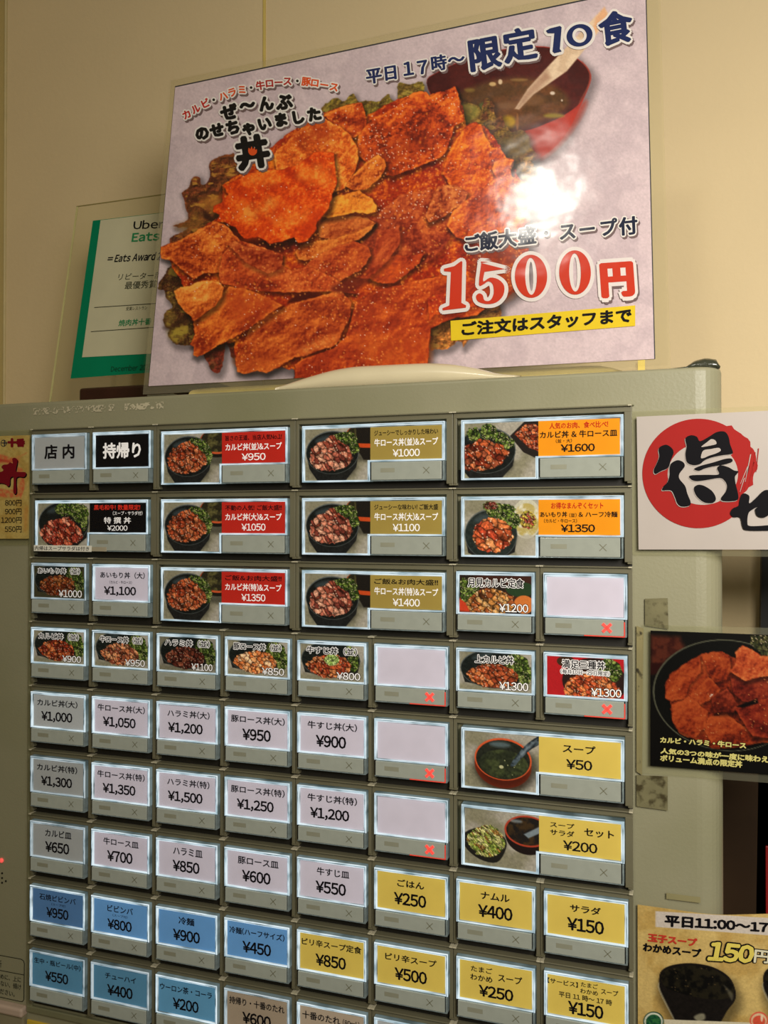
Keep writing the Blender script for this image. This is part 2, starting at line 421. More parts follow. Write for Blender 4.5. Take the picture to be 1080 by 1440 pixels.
def cap_mat(name, lo, hi, st, sc=(55, 20, 90)):
    m, nt, b = new_mat(name)
    tc = nt.nodes.new('ShaderNodeTexCoord'); mp = nt.nodes.new('ShaderNodeMapping'); mp.inputs['Scale'].default_value = sc
    oi = nt.nodes.new('ShaderNodeObjectInfo'); ad = nt.nodes.new('ShaderNodeVectorMath'); ad.operation = 'ADD'
    sc_ = nt.nodes.new('ShaderNodeVectorMath'); sc_.operation = 'SCALE'; sc_.inputs['Scale'].default_value = 7.0
    n = nt.nodes.new('ShaderNodeTexNoise'); n.inputs['Scale'].default_value = 1.0; n.inputs['Detail'].default_value = 2
    nt.links.new(oi.outputs['Location'], sc_.inputs[0])
    nt.links.new(tc.outputs['Object'], ad.inputs[0]); nt.links.new(sc_.outputs[0], ad.inputs[1])
    nt.links.new(ad.outputs[0], mp.inputs['Vector']); nt.links.new(mp.outputs[0], n.inputs['Vector'])
    r = nt.nodes.new('ShaderNodeValToRGB'); e = r.color_ramp
    e.elements[0].position = 0.34; e.elements[0].color = L255(lo); e.elements[1].position = 0.56; e.elements[1].color = L255(hi)
    nt.links.new(n.outputs['Fac'], r.inputs['Fac'])
    nt.links.new(r.outputs['Color'], b.inputs['Emission Color']); b.inputs['Emission Strength'].default_value = st
    b.inputs['Base Color'].default_value = L255((90, 100, 102)); b.inputs['Roughness'].default_value = 0.08
    return m
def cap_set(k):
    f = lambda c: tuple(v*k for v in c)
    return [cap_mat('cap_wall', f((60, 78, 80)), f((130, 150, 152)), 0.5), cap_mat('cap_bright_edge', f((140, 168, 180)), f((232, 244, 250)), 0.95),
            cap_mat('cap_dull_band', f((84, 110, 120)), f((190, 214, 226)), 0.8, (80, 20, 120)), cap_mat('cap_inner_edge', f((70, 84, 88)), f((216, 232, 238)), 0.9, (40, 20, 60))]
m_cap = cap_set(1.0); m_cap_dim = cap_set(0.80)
m_side = plastic('clear_cap_side', (120, 132, 132), rough=0.12, noise=0.3, scale=260, emit=0.1)

ML = Vector((0.1, 0.1, 0.0)); W = -ML
machine = empty('ticket_machine', ML)
tag(machine, 'large olive-grey meal ticket vending machine with rows of lit price buttons', 'ticket machine')
XR = 0.4527; ZT = -0.0207+Z0; XL = -0.34
bm = bmesh.new(); bm_box(bm, XL, XR, 0.008, WY-0.002, 0.0, ZT)
ed = [e for e in bm.edges if abs(e.verts[0].co.x-XR) < 1e-6 and abs(e.verts[1].co.x-XR) < 1e-6 and abs(e.verts[0].co.y-0.008) < 1e-6 and abs(e.verts[1].co.y-0.008) < 1e-6]
bmesh.ops.bevel(bm, geom=ed, offset=0.014, segments=8, profile=0.5, affect='EDGES')
ed = [e for e in bm.edges if abs(e.verts[0].co.z-ZT) < 1e-6 and abs(e.verts[1].co.z-ZT) < 1e-6 and min(e.verts[0].co.y, e.verts[1].co.y) < 0.1]
bmesh.ops.bevel(bm, geom=ed, offset=0.0022, segments=3, profile=0.5, affect='EDGES')
link('cabinet', bm_mesh('cabinet', bm), m_body, machine, W)
# grid surround rim and lower trim
zg0 = Z0-PZ+0.0041; zgb = Z0-9*PZ-0.0425
bm = bmesh.new()
bm_box(bm, -0.0075, 0.4065, 0.0066, 0.009, zg0, zg0+0.0008, 0.0003)
bm_box(bm, -0.0075, -0.0028, 0.0062, 0.009, zgb-0.004, zg0, 0.0004)
bm_box(bm, -0.0075, 0.4065, 0.0058, 0.009, zgb-0.005, zgb-0.0005, 0.0006)
link('grid_surround', bm_mesh('grid_surround', bm), plastic('surround_steel', (128, 126, 96), rough=0.4), machine, W)
p = at(36, 1421, 0.006)
m_low = plastic('pinkish_beige_plastic', (200, 176, 158), rough=0.45, noise=0.08, scale=30)
box_obj('lower_shelf_rim', m_low, machine, XL, p[0], 0.002, 0.009, p[2]-0.004, p[2]+0.0025, 0.0018, 3, W)
box_obj('lower_panel', plastic('grey_beige_panel', (150, 140, 112), rough=0.5), machine, XL, p[0]-0.001, 0.0045, 0.009, p[2]-0.16, p[2]-0.004, 0.001, 2, W)
p = at(38, 1434, 0.007)
box_obj('lower_yellow_label', plastic('yellow_label', (225, 190, 60), rough=0.4), machine, p[0], p[0]+0.05, 0.0068, 0.0082, p[2]-0.02, p[2], 0.0002, 1, W)

def mk_bezel(wc, x1):
    bm = bmesh.new(); a = -0.0025; b = wc-0.0025; yf = 0.0032; yb = 0.0079
    bm_box(bm, a+0.00012, b-0.00012, yf, yb, 0.0003, 0.0036, 0.0003)
    bm_box(bm, a, b, 0.0018, yb, 0.0033, 0.0041, 0.00035)
    bm_box(bm, a+0.00012, -0.0003, yf, yb, -0.0384, 0.0006, 0.0003)
    bm_box(bm, x1+0.0003, b-0.00012, yf, yb, -0.0384, 0.0006, 0.0003)
    bm_box(bm, a, a+0.0026, 0.0035, yb, -0.0394, -0.0380, 0.0003)
    bm_box(bm, b-0.0026, b, 0.0035, yb, -0.0394, -0.0380, 0.0003)
    n0 = len(bm.faces)
    bm_box(bm, a+0.0001, b-0.0001, 0.0070, yb, -0.0409, -0.0300)
    n1 = len(bm.faces)
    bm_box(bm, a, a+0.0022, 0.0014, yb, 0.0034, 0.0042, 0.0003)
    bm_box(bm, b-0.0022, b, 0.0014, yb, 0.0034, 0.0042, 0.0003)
    for f in bm.faces:
        c_ = f.calc_center_median(); f.material_index = 0
        if c_.z < -0.0330 and c_.y > 0.0068 or (c_.z < -0.0330 and all(v.co.y > 0.0069 for v in f.verts)): f.material_index = 1
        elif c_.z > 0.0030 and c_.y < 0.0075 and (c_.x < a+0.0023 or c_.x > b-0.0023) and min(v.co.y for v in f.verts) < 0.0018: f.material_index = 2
    me = bm_mesh('key_bezel', bm)
    for m in (m_bezel, m_recess_shade, m_tab): me.materials.append(m)
    return me
SW = PX*0.9; DX = 0.0031; DZ = 0.0012; DW = PX+SW-DX-0.0018; DM = DW*0.49
HL, HB = 0.0250, 0.0342           # label height, foot of the bar
DHL, DHB = 0.0232, 0.0352
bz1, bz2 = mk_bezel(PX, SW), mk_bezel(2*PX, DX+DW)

def ring(corners, levels):
    V = []; F = []; n = len(corners)
    for (ix, it, ib, y) in levels:
        for (x, z, sx, sz) in corners:
            V.append((x+sx*ix, y, z+(-it if sz < 0 else ib)))
    for l in range(len(levels)-1):
        for k in range(n):
            a = l*n+k; b = l*n+(k+1) % n; F.append((a, b, b+n, a+n))
    return V, F
S_COR = [(0, 0, 1, -1), (SW, 0, -1, -1), (SW, -HL, -1, 1), (0, -HL, 1, 1)]
D_COR = [(0, 0, 1, -1), (DW, 0, -1, -1), (DW, -DHL, -1, 1), (DM, -DHL, -1, 1), (DM, -DHB, -1, 1), (0, -DHB, 1, 1)]
LEV = [(0, 0, 0, 0.0065), (0, 0, 0, 0.0006), (0.0004, 0.0004, 0.0003, 0.0), (0.0011, 0.0011, 0.0006, 0.0), (0.0014, 0.0015, 0.0008, 0.0006), (0.0019, 0.0021, 0.0011, 0.0014)]
rme1 = mesh_pd('cap', *ring(S_COR, LEV)); rme2 = mesh_pd('cap', *ring(D_COR, LEV))
rme1d = rme1.copy(); rme2d = rme2.copy()
for r_, ms_, nc_ in ((rme1, m_cap, 4), (rme2, m_cap, 6), (rme1d, m_cap_dim, 4), (rme2d, m_cap_dim, 6)):
    for m_ in ms_: r_.materials.append(m_)
    for i_, f_ in enumerate(r_.polygons): f_.material_index = (0, 1, 2, 1, 3)[i_//nc_]
def box_me(name, mat, *a, **k):
    bm = bmesh.new(); bm_box(bm, *a, **k); me = bm_mesh(name, bm); me.materials.append(mat); return me
def bars(x0, x1, z1, z0):
    me = box_me('press_bar', m_bar, x0, x1, -0.0002, 0.005, z0, z1, bevel=0.0003)
    bm = bmesh.new(); bm_box(bm, x0-0.0009, x0-0.0002, 0.0008, 0.006, z0+0.0002, z1)
    bm_box(bm, x1+0.0001, x1+0.0006, 0.0008, 0.006, z0+0.0002, z1); sl = bm_mesh('bar_slit', bm); sl.materials.append(m_black)
    bm = bmesh.new(); bm_box(bm, x1+0.0006, x1+0.0016, 0.0, 0.0062, z0-0.0006, z1, 0.0002)
    bm_box(bm, x0-0.0006, x1+0.0014, 0.0002, 0.006, z0-0.0007, z0-0.0002, 0.0001); sd = bm_mesh('cap_foot', bm); sd.materials.append(m_side)
    # faint engraved cross and sensor window
    w_ = x1-x0; h_ = z1-z0; cx = x0+w_*0.79; cz = (z0+z1)/2; a = 0.0019; t = 0.00016
    V = []; F = []
    for s in (1, -1):
        k = len(V); V += [(cx-a-t, -0.00035, cz-s*a+t*s), (cx-a+t, -0.00035, cz-s*a-t*s), (cx+a+t, -0.00035, cz+s*a-t*s), (cx+a-t, -0.00035, cz+s*a+t*s)]; F.append((k, k+1, k+2, k+3))
    wx = x0+w_*0.24
    k = len(V); V += [(wx-w_*0.1 if w_ < 0.05 else wx, -0.0003, cz-0.0011)]; V[-1] = (wx-0.0045, -0.0003, cz-0.0009)
    V += [(wx+0.0045, -0.0003, cz-0.0009), (wx+0.0045, -0.0003, cz+0.0017), (wx-0.0045, -0.0003, cz+0.0017)]; F.append((k, k+1, k+2, k+3))
    mk = mesh_pd('bar_marks', V, F); mk.materials.append(m_barmark); mk.materials.append(plastic('bar_window', (153, 153, 134), rough=0.4)); mk.polygons[2].material_index = 1
    # lit cross
    V = []; F = []; t = 0.00055; a = 0.0023
    for s in (1, -1):
        k = len(V)
        V += [(cx-a-t, -0.0006, cz-s*a+t*s), (cx-a+t, -0.0006, cz-s*a-t*s), (cx+a+t, -0.0006, cz+s*a-t*s), (cx+a-t, -0.0006, cz+s*a+t*s)]
        V += [(p_[0], -0.0001, p_[2]) for p_ in V[k:k+4]]
        F += [(k, k+1, k+2, k+3)]+[(k+i, k+(i+1) % 4, k+4+(i+1) % 4, k+4+i) for i in range(4)]
    xr = mesh_pd('sold_out_cross', V, F); xr.materials.append(m_red)
    bm = bmesh.new(); bm_box(bm, x0+w_*0.5, x1+0.0005, -0.00025, 0.003, z0-0.0006, z0, 0.0002)
    bm_box(bm, x1+0.00005, x1+0.0007, -0.0003, 0.003, z0-0.0004, z1-0.001, 0.0001)
    rg = bm_mesh('sold_out_glow', bm); rg.materials.append(m_redglow)
    return me, sl, sd, mk, xr, rg
bar1 = bars(0.0010, SW-0.0018, -HL-0.0004, -HB)
bar2 = bars(DM+0.0010, DW-0.0018, -DHL-0.0004, -DHB+0.0008)
pane1 = box_me('clear_front', m_pane, 0.0012, SW-0.0012, 0.0002, 0.0006, -HL+0.0006, -0.0012)
pane2 = box_me('clear_front', m_pane, 0.0012, DW-0.0012, 0.0002, 0.0006, -DHL+0.0006, -0.0012)

# card inks (colour of the lit label)
LAV = (198, 190, 202); GRY = (164, 166, 164); REDC = (176, 38, 28); OLV = (150, 128, 62); ORG = (222, 138, 22); YEL = (205, 178, 82)
BLU = (96, 146, 196); BLD = (74, 110, 150); TEA = (88, 140, 172); BLK = (14, 13, 14); BEI = (166, 148, 126)
K = (18, 16, 20); WT = (238, 234, 230)
_card = {}
def card_me(x0, x1, z0, z1, rgb, e):
    k = (round(x0, 5), round(x1, 5), rgb, e)
    if k not in _card:
        m = plastic('lit_card', rgb, rough=0.5, noise=0.035, scale=90, emit=e, spec=0.1)
        _card[k] = box_me('label_card', m, x0, x1, 0.0013, 0.0022, z0, z1)
    return _card[k]

def food(kind, Wp, Hp):
    def f(u, v, V):
        X = u*Wp; Y = v*Hp
        P = Paint(X, Y, (158, 150, 132)); el = lambda a, b, c, d, r=0.0: ellipse(a*Wp, b*Hp, c*Wp, d*Hp, 36, r)
        q = lambda pts: [(a*Wp, b*Hp) for a, b in pts]
        P.fill(q([(-.2, -.2), (1.2, -.2), (1.2, 1.2), (-.2, 1.2)]), (158, 150, 134), c2=(128, 122, 98), nf=40, noise=0.12)
        RB = [(150, 62, 34), (176, 84, 46), (120, 44, 26), (196, 110, 66), (140, 70, 44)]
        RS = [(176, 96, 74), (196, 124, 96), (140, 66, 48), (214, 150, 120), (120, 56, 44)]
        GR = [(70, 88, 36), (92, 112, 44), (44, 58, 24), (124, 138, 66)]
        def bowl(cx, cy, rx, ry, deep=0.42, c=(24, 26, 24)):
            P.shadow(el(cx+.02, cy+deep*.75, rx*.8, ry*.5), 0, 2, 10, 0.45)
            P.fill(q([(cx-rx, cy), (cx-rx*.86, cy+ry*.75), (cx-rx*.5, cy+ry*.75+deep*.8), (cx-rx*.1, cy+ry*.75+deep), (cx+rx*.45, cy+ry*.75+deep*.8), (cx+rx*.9, cy+ry*.7), (cx+rx, cy)]), (30, 30, 28), noise=0.3)
            P.fill(el(cx, cy, rx, ry), (88, 92, 88)); P.fill(el(cx, cy+.008, rx*.975, ry*.965), c, noise=0.3)
            P.fill(el(cx-rx*.35, cy-ry*.62, rx*.3, ry*.13, -.3), (70, 82, 84), soft=6, alpha=0.6)
        def greens(bl):
            for i, (a, b, c, d) in enumerate(bl): P.lump(el(a, b, c, d), GR, cell=5, seed=40+i, jit=4, stretch=1.1, spark=0.3, edge=0.6)
        if kind in ('karubi', 'rosu'):
            P.shadow(el(.92, .3, .3, .28), 1, 3, 8, .4); P.fill(el(.93, .2, .32, .3), (30, 26, 22)); P.fill(el(.93, .17, .31, .26), (196, 84, 44)); P.fill(el(.93, .15, .29, .24), (40, 36, 24), c2=(84, 78, 44), nf=8, noise=.3)
            if kind == 'rosu': P.fill(q([(.78, -.1), (1.1, -.1), (1.1, .62), (.9, .62), (.8, .4)]), (30, 26, 22), soft=2); P.fill(q([(.82, .3), (1.1, .32), (1.1, .4), (.84, .38)]), (190, 70, 30))
            bowl(.42, .46, .41, .42, .34)
            greens([(.64, .26, .14, .13), (.76, .46, .07, .2), (.54, .15, .1, .08)] if kind == 'karubi' else [(.62, .2, .19, .13), (.76, .38, .07, .13)])
            P.lump(smooth_poly(q([(.07, .52), (.13, .34), (.28, .24), (.4, .13), (.52, .22), (.64, .34), (.73, .5), (.71, .66), (.56, .78), (.38, .81), (.19, .77), (.09, .66)])), RB if kind == 'karubi' else RS, cell=6.5 if kind == 'karubi' else 8, seed=3 if kind == 'karubi' else 9, jit=4)
        elif kind == 'duo':
            P.fill(q([(.62, .25), (.85, -.05), (1.1, -.05), (1.1, .75), (.8, .55)]), (36, 30, 26)); P.lump(q([(.68, .22), (.85, .04), (1.1, .1), (1.1, .6), (.84, .44)]), RB, cell=5, seed=12)
            bowl(.3, .5, .4, .42, .3); greens([(.12, .2, .1, .12), (.33, .16, .11, .14), (.48, .28, .1, .1), (.6, .38, .08, .12)])
            P.lump(smooth_poly(q([(-.05, .45), (.1, .38), (.22, .3), (.36, .34), (.52, .42), (.62, .56), (.54, .7), (.4, .82), (.2, .86), (-.05, .8)])), RB, cell=8, seed=15, jit=4)
        elif kind == 'reimen':
            P.fill(el(.84, .34, .2, .36), (190, 184, 160)); P.fill(el(.84, .36, .18, .3), (176, 156, 90), c2=(206, 200, 176), nf=10); P.lump(el(.86, .36, .12, .16), [(200, 180, 60), (176, 150, 60), (150, 70, 50)], cell=4, seed=5)
            P.fill(el(.85, .84, .17, .22), (168, 160, 142), alpha=.7, soft=4)
            bowl(.36, .62, .36, .46, .1, (36, 42, 38)); greens([(.5, .2, .2, .14), (.62, .38, .14, .16), (.36, .12, .1, .09)]); P.lump(el(.36, .1, .1, .07), [(120, 50, 40), (90, 60, 40)], cell=4, seed=8)
            P.lump(smooth_poly(q([(.12, .6), (.2, .42), (.36, .32), (.54, .38), (.66, .6), (.6, .82), (.44, .94), (.26, .92), (.14, .8)])), [(196, 90, 50), (214, 120, 66), (230, 150, 90), (176, 66, 40)], cell=10, seed=17, jit=4)
        elif kind == 'tokusen':
            bowl(.5, .42, .49, .46, .25); greens([(.6, .12, .26, .16), (.82, .22, .16, .2), (.9, .45, .06, .14)])
            P.lump(smooth_poly(q([(.05, .6), (.2, .4), (.4, .34), (.6, .3), (.78, .5), (.88, .74), (.7, .88), (.45, .94), (.2, .86), (.06, .72)])), [(190, 90, 60), (150, 56, 40), (214, 130, 100), (120, 40, 28)], cell=6, seed=23, jit=3, stretch=2.6, ang=.9)
        elif kind == 'soup':
            P.shadow(el(.52, .55, .4, .42), 3, 4, 12, .45)
            P.fill(el(.52, .56, .385, .42), (110, 40, 22)); P.fill(el(.53, .68, .33, .30), (60, 24, 16), soft=14, alpha=.7); P.fill(el(.52, .46, .385, .38), (204, 84, 44)); P.fill(el(.52, .47, .365, .355), (34, 36, 28), noise=.3)
            P.fill(el(.53, .55, .33, .26), (58, 64, 38), c2=(40, 44, 30), nf=12, noise=.3); P.fill(el(.48, .2, .14, .05), (110, 130, 136), soft=5, alpha=.6)
            P.fill(el(.5, .6, .03, .03), (180, 176, 130)); P.sparks(el(.53, .6, .26, .16), 5, .5, (170, 170, 120), 4)
            P.fill(smooth_poly(q([(.62, .56), (.7, .38), (.85, .14), (1.02, -.02), (1.02, .12), (.88, .26), (.74, .46), (.68, .56)])), (74, 86, 92), c2=(30, 36, 40), nf=9)
            P.fill(q([(.7, .44), (.84, .2), (.98, .05), (.9, .19), (.76, .38)]), (176, 190, 196), soft=4, alpha=.5)
        elif kind == 'soupsalad':
            P.fill(el(.85, .38, .3, .34), (30, 22, 20)); P.fill(el(.85, .3, .31, .28), (170, 62, 40)); P.fill(el(.85, .3, .285, .25), (30, 26, 24), c2=(60, 44, 26), nf=8)
            P.fill(el(.7, .14, .08, .03), (150, 160, 164), soft=3, alpha=.6)
            P.fill(q([(.8, .36), (1.05, .16), (1.05, .28), (.86, .42)]), (120, 130, 134), soft=2)
            P.fill(smooth_poly(q([(0, .45), (.0, .7), (.2, .9), (.44, .92), (.56, .66), (.54, .46), (.3, .3)])), (32, 30, 26))
            P.lump(smooth_poly(q([(.02, .55), (.14, .36), (.3, .26), (.46, .34), (.55, .55), (.5, .72), (.34, .84), (.14, .78)])), [(150, 160, 70), (176, 176, 96), (110, 130, 50), (196, 190, 120), (150, 110, 50)], cell=2.6, seed=33, stretch=3.6, jit=4)
        else:
            pal = dict(k=[(170, 76, 40), (140, 50, 28), (196, 104, 56), (110, 40, 24)], r=[(190, 110, 70), (214, 140, 92), (140, 70, 46)],
                       h=[(120, 58, 40), (150, 80, 56), (90, 40, 30)], b=[(226, 150, 90), (236, 186, 140), (200, 110, 56)], s=[(176, 80, 44), (140, 56, 34), (200, 120, 70)],
                       a=[(150, 70, 34), (120, 50, 26), (176, 100, 50)], t=[(180, 120, 60), (150, 80, 40), (200, 150, 90)], j=[(170, 80, 44), (196, 110, 60), (140, 60, 34)], m=[(190, 84, 44), (160, 64, 36), (206, 120, 66)])[kind]
            if kind == 'm':
                P.fill(q([(-.1, -.1), (1.1, -.1), (1.1, 1.1), (-.1, 1.1)]), (170, 30, 34)); P.fill(el(.62, .6, .42, .6), (40, 26, 22)); P.fill(el(.25, .12, .12, .14), (60, 40, 26)); greens([(.82, .3, .16, .3)])
                P.lump(smooth_poly(q([(.25, .7), (.4, .45), (.6, .36), (.82, .5), (.95, .8), (.9, 1.1), (.3, 1.1)])), pal, cell=6, seed=61, jit=4)
            elif kind == 't':
                P.fill(q([(-.1, -.1), (1.1, -.1), (1.1, 1.1), (-.1, 1.1)]), (60, 34, 26), c2=(36, 30, 26)); P.fill(el(.85, .35, .2, .2), (40, 60, 36)); P.fill(el(.9, .75, .14, .24), (196, 110, 50)); P.fill(el(.1, .8, .2, .2), (190, 60, 34), soft=6); greens([(.12, .3, .14, .22), (.14, .6, .12, .14)])
                P.lump(smooth_poly(q([(.1, .85), (.2, .5), (.36, .34), (.6, .42), (.76, .62), (.72, .95), (.3, 1.1)])), pal, cell=7, seed=64, jit=4)
            else:
                if kind == 'a': P.fill(q([(-.1, -.1), (1.1, -.1), (1.1, 1.1), (-.1, 1.1)]), (70, 66, 44))
                cxx = .48; bowl(cxx, .42, .47, .52, .05, (26, 30, 27)); greens([(.8, .25, .17, .26), (.9, .5, .1, .3)] if kind in 'krhbaj' else [(.84, .45, .08, .3), (.8, .15, .1, .14)])
                P.lump(smooth_poly(q([(.1, .62), (.2, .42), (.36, .3), (.55, .28), (.72, .38), (.82, .6), (.72, .84), (.5, .94), (.28, .88)])), pal, cell=6.5, seed=ord(kind), jit=4)
                if kind == 's': P.lump(el(.5, .42, .12, .16), [(140, 170, 80), (176, 196, 120)], cell=3, seed=5)
                if kind in 'ha': P.col *= 0.85
        P.dots(0.06)
        return P.col
    return f
m_photo = print_mat('lit_photo_print', emit=0.32, rough=0.35)
_pics = {}
def picture(kind, x0, x1, z0, z1):
    k = (kind, round(x0, 4), round(x1, 4))
    if k not in _pics:
        nu, nv = (128, 96) if x1-x0 > 0.043 else (120, 70)
        Wp, Hp = (116, 88) if x1-x0 > 0.043 else (112, 64)
        o = sheet('food_photo', lambda u, v: np.stack([x0+(x1-x0)*u, np.full_like(u, 0.00115), z1+(z0-z1)*v], -1), nu, nv, (0.9, 0.9, 0.9), food(kind, Wp, Hp), m_photo, None)
        _pics[k] = o.data; bpy.data.objects.remove(o)
    return _pics[k]

def put_text(L, s, x0, x1, zt, zb, mat, bold, y, squeeze=True):
    N, T, sz = norm_box(s, bold)
    L.add(np.stack([x0+(x1-x0)*N[:, 0], y-N[:, 2]*EPS, zb+(zt-zb)*N[:, 1]], -1), T, mat)
def put_outlined(L, s, x0, x1, zt, zb, rgb, orgb, y, e=0.3, r=0.0005, bold=0.012):
    N, T, sz = norm_box(s, bold); A = np.stack([x0+(x1-x0)*N[:, 0], zb+(zt-zb)*N[:, 1], N[:, 2]], -1)
    V, T2 = stamp(A, T, r, r, 8)
    L.add(np.stack([V[:, 0], y+0.00012-V[:, 2]*EPS, V[:, 1]], -1), T2, ink(orgb, e)); L.add(np.stack([A[:, 0], y-A[:, 2]*EPS, A[:, 1]], -1), T, ink(rgb, 0.0 if rgb == K else e))

# key table: (row, column, width, card, picture, lines, lit, sold_out, label)
# line: (text, x0, x1, y0, y1, colour, bold) in fractions of the card
def nm(s, x0=.12, x1=.88, y0=.12, y1=.34, b=.010): return (s, x0, x1, y0, y1, K, b+.008)
def pr(s, x0=.16, x1=.80, y0=.50, y1=.84): return (s, x0, x1, y0, y1, K, .027)
KEYS = []
def key(*a, **k): KEYS.append((a, k))
key(1, 0, 1, GRY, None, [('店 内', .2, .8, .24, .70, K, .030)], dim=1, label='grey eat-in button')
key(1, 1, 1, BLK, None, [('持帰り', .14, .86, .24, .74, WT, .034)], label='black takeaway button')
RD = 'karubi'
def setkey(r, c, col, pic, top, mid, price, tc, mc, pc_, label):
    key(r, c, 2, col, pic, [(top, .06, .95, .10, .27, tc, .012), (mid, .06, .95, .36, .60, mc, .022), (price, .32, .70, .69, .92, pc_, .014)], label=label)
setkey(1, 2, REDC, 'karubi', '旨さの王道、当店人気No.1!', 'カルビ丼(並)&スープ', '¥950', K, WT, WT, 'red 950 yen bowl and soup button')
setkey(1, 4, OLV, 'rosu', 'ジューシーでしっかりした味わい', '牛ロース丼(並)&スープ', '¥1000', K, WT, WT, 'olive 1000 yen bowl and soup button')
key(1, 6, 2, ORG, 'duo', [('人気のお肉、食べ比べ!', .14, .86, .06, .24, (176, 30, 22), .012), ('カルビ丼 & 牛ロース皿', .02, .97, .30, .50, K, .02), ('(並・大)', .22, .42, .53, .64, K, .008), ('¥1600', .28, .70, .68, .90, K, .02)], label='orange 1600 yen button')
key(2, 0, 2, BLK, 'tokusen', [('黒毛和牛! 数量限定!', .08, .90, .06, .24, (214, 50, 34), .014), ('(スープ・サラダ付)', .42, .94, .28, .42, WT, .008), ('特 撰 丼', .26, .74, .48, .70, WT, .018), ('¥2000', .32, .68, .76, .94, WT, .012)], label='black 2000 yen button')
setkey(2, 2, REDC, 'karubi', '不動の人気! ご飯大盛!!', 'カルビ丼(大)&スープ', '¥1050', K, WT, WT, 'red 1050 yen bowl and soup button')
setkey(2, 4, OLV, 'rosu', 'ジューシーな味わい! ご飯大盛', '牛ロース丼(大)&スープ', '¥1100', K, WT, WT, 'olive 1100 yen bowl and soup button')
key(2, 6, 2, ORG, 'reimen', [('お得なまんぞくセット', .16, .80, .08, .26, (176, 30, 22), .014), ('あいもり丼', .02, .36, .34, .50, K, .018), ('(並)', .385, .475, .38, .50, K, .006), ('& ハーフ冷麺', .50, .97, .34, .50, K, .018), ('(カルビ・牛ロース)', .07, .48, .54, .66, K, .008), ('¥1350', .28, .70, .70, .92, K, .02)], label='orange 1350 yen button')
key(3, 0, 1, BLK, 'a', [('あいもり丼（並）', .08, .92, .05, .24, K, 'o'), ('¥1000', .50, .96, .74, .97, WT, .008)], dim=1, label='dim photo button at 1000 yen')
key(3, 1, 1, LAV, None, [nm('あいもり丼（大）', .10, .94, .13, .33), ('(カルビ・牛ロース)', .28, .70, .40, .50, K, .004), pr('¥1,100', .17, .78, .58, .88)], label='white 1,100 yen button')
setkey(3, 2, REDC, 'karubi', 'ご飯&お肉大盛!!', 'カルビ丼(特)&スープ', '¥1350', K, WT, WT, 'red 1350 yen bowl and soup button')
setkey(3, 4, OLV, 'rosu', 'ご飯&お肉大盛!!', '牛ロース丼(特)&スープ', '¥1400', K, WT, WT, 'olive 1400 yen bowl and soup button')
key(3, 6, 1, BLK, 't', [('月見カルビ定食', .12, .90, .07, .32, K, 'o'), ('¥1200', .56, .96, .74, .96, WT, .012)], label='photo button at 1200 yen')
key(3, 7, 1, LAV, None, [], sold=1, label='blank button with a red cross')
for c, (k_, n_, p_) in enumerate([('k', 'カルビ丼（並）', '¥900'), ('r', '牛ロース丼（並）', '¥950'), ('h', 'ハラミ丼（並）', '¥1100'), ('b', '豚ロース丼（並）', '¥850'), ('s', '牛すじ丼（並）', '¥800')]):
    key(4, c, 1, BLK, k_, [(n_, .10, .90, .06, .27, K, 'o'), (p_, .58, .95, .75, .96, WT, .010)], label='photo button at %s yen' % p_[1:])
key(4, 5, 1, LAV, None, [], sold=1, label='blank button with a red cross')
key(4, 6, 1, BLK, 'j', [('上カルビ丼', .22, .76, .06, .28, K, 'o'), ('¥1300', .56, .96, .74, .96, WT, .012)], label='photo button at 1300 yen')
key(4, 7, 1, BLK, 'm', [('満足三種丼', .20, .76, .07, .29, K, 'o'), ('(毎月10日-29日限定)', .18, .82, .32, .44, K, 'o'), ('¥1300', .58, .97, .76, .97, WT, .012)], sold=1, label='red-edged photo button with a red cross')
for r, sfx, ps in ((5, '(大)', ('¥1,000', '¥1,050', '¥1,200', '¥950', '¥900')), (6, '(特)', ('¥1,300', '¥1,350', '¥1,500', '¥1,250', '¥1,200')), (7, '', ('¥650', '¥700', '¥850', '¥600', '¥550'))):
    for c, n_ in enumerate(('カルビ', '牛ロース', 'ハラミ', '豚ロース', '牛すじ')):
        s = n_+('丼'+sfx if sfx else '皿'); p_ = ps[c]
        wn = {3: .42, 4: .50}.get(len(n_), .45)
        if sfx: x0, x1 = {0: (.08, .88), 1: (.06, .95), 2: (.15, .90), 3: (.06, .96), 4: (.12, .90)}[c]
        else: x0, x1 = {0: (.25, .77), 1: (.18, .84), 2: (.26, .78), 3: (.18, .86), 4: (.27, .78)}[c]
        wp = .62 if ',' in p_ else .48; cx = .47 if ',' in p_ else .49
        key(r, c, 1, GRY if (c == 0) else LAV, None, [nm(s, x0, x1), pr(p_, cx-wp/2, cx+wp/2)], dim=1 if c == 0 and r > 5 else 0, label='white %s yen button' % p_[1:])
key(5, 5, 1, LAV, None, [], sold=1, label='blank button with a red cross')
key(6, 5, 1, LAV, None, [], sold=1, label='blank button with a red cross')
key(5, 6, 2, YEL, 'soup', [('スープ', .30, .70, .15, .38, K, .022), ('¥50', .34, .66, .56, .84, K, .02)], label='yellow soup button at 50 yen')
key(6, 6, 2, YEL, 'soupsalad', [('スープ', .14, .44, .12, .27, K, .018), ('サラダ', .14, .44, .33, .50, K, .018), ('セット', .56, .92, .20, .42, K, .022), ('¥200', .30, .72, .60, .88, K, .02)], label='yellow set button at 200 yen')
key(7, 5, 1, YEL, None, [nm('ごはん', .30, .70, .14, .34, .016), pr('¥250', .25, .73)], label='yellow 250 yen button')
key(7, 6, 1, YEL, None, [nm('ナムル', .30, .70, .16, .36, .016), pr('¥400', .26, .74)], label='yellow 400 yen button')
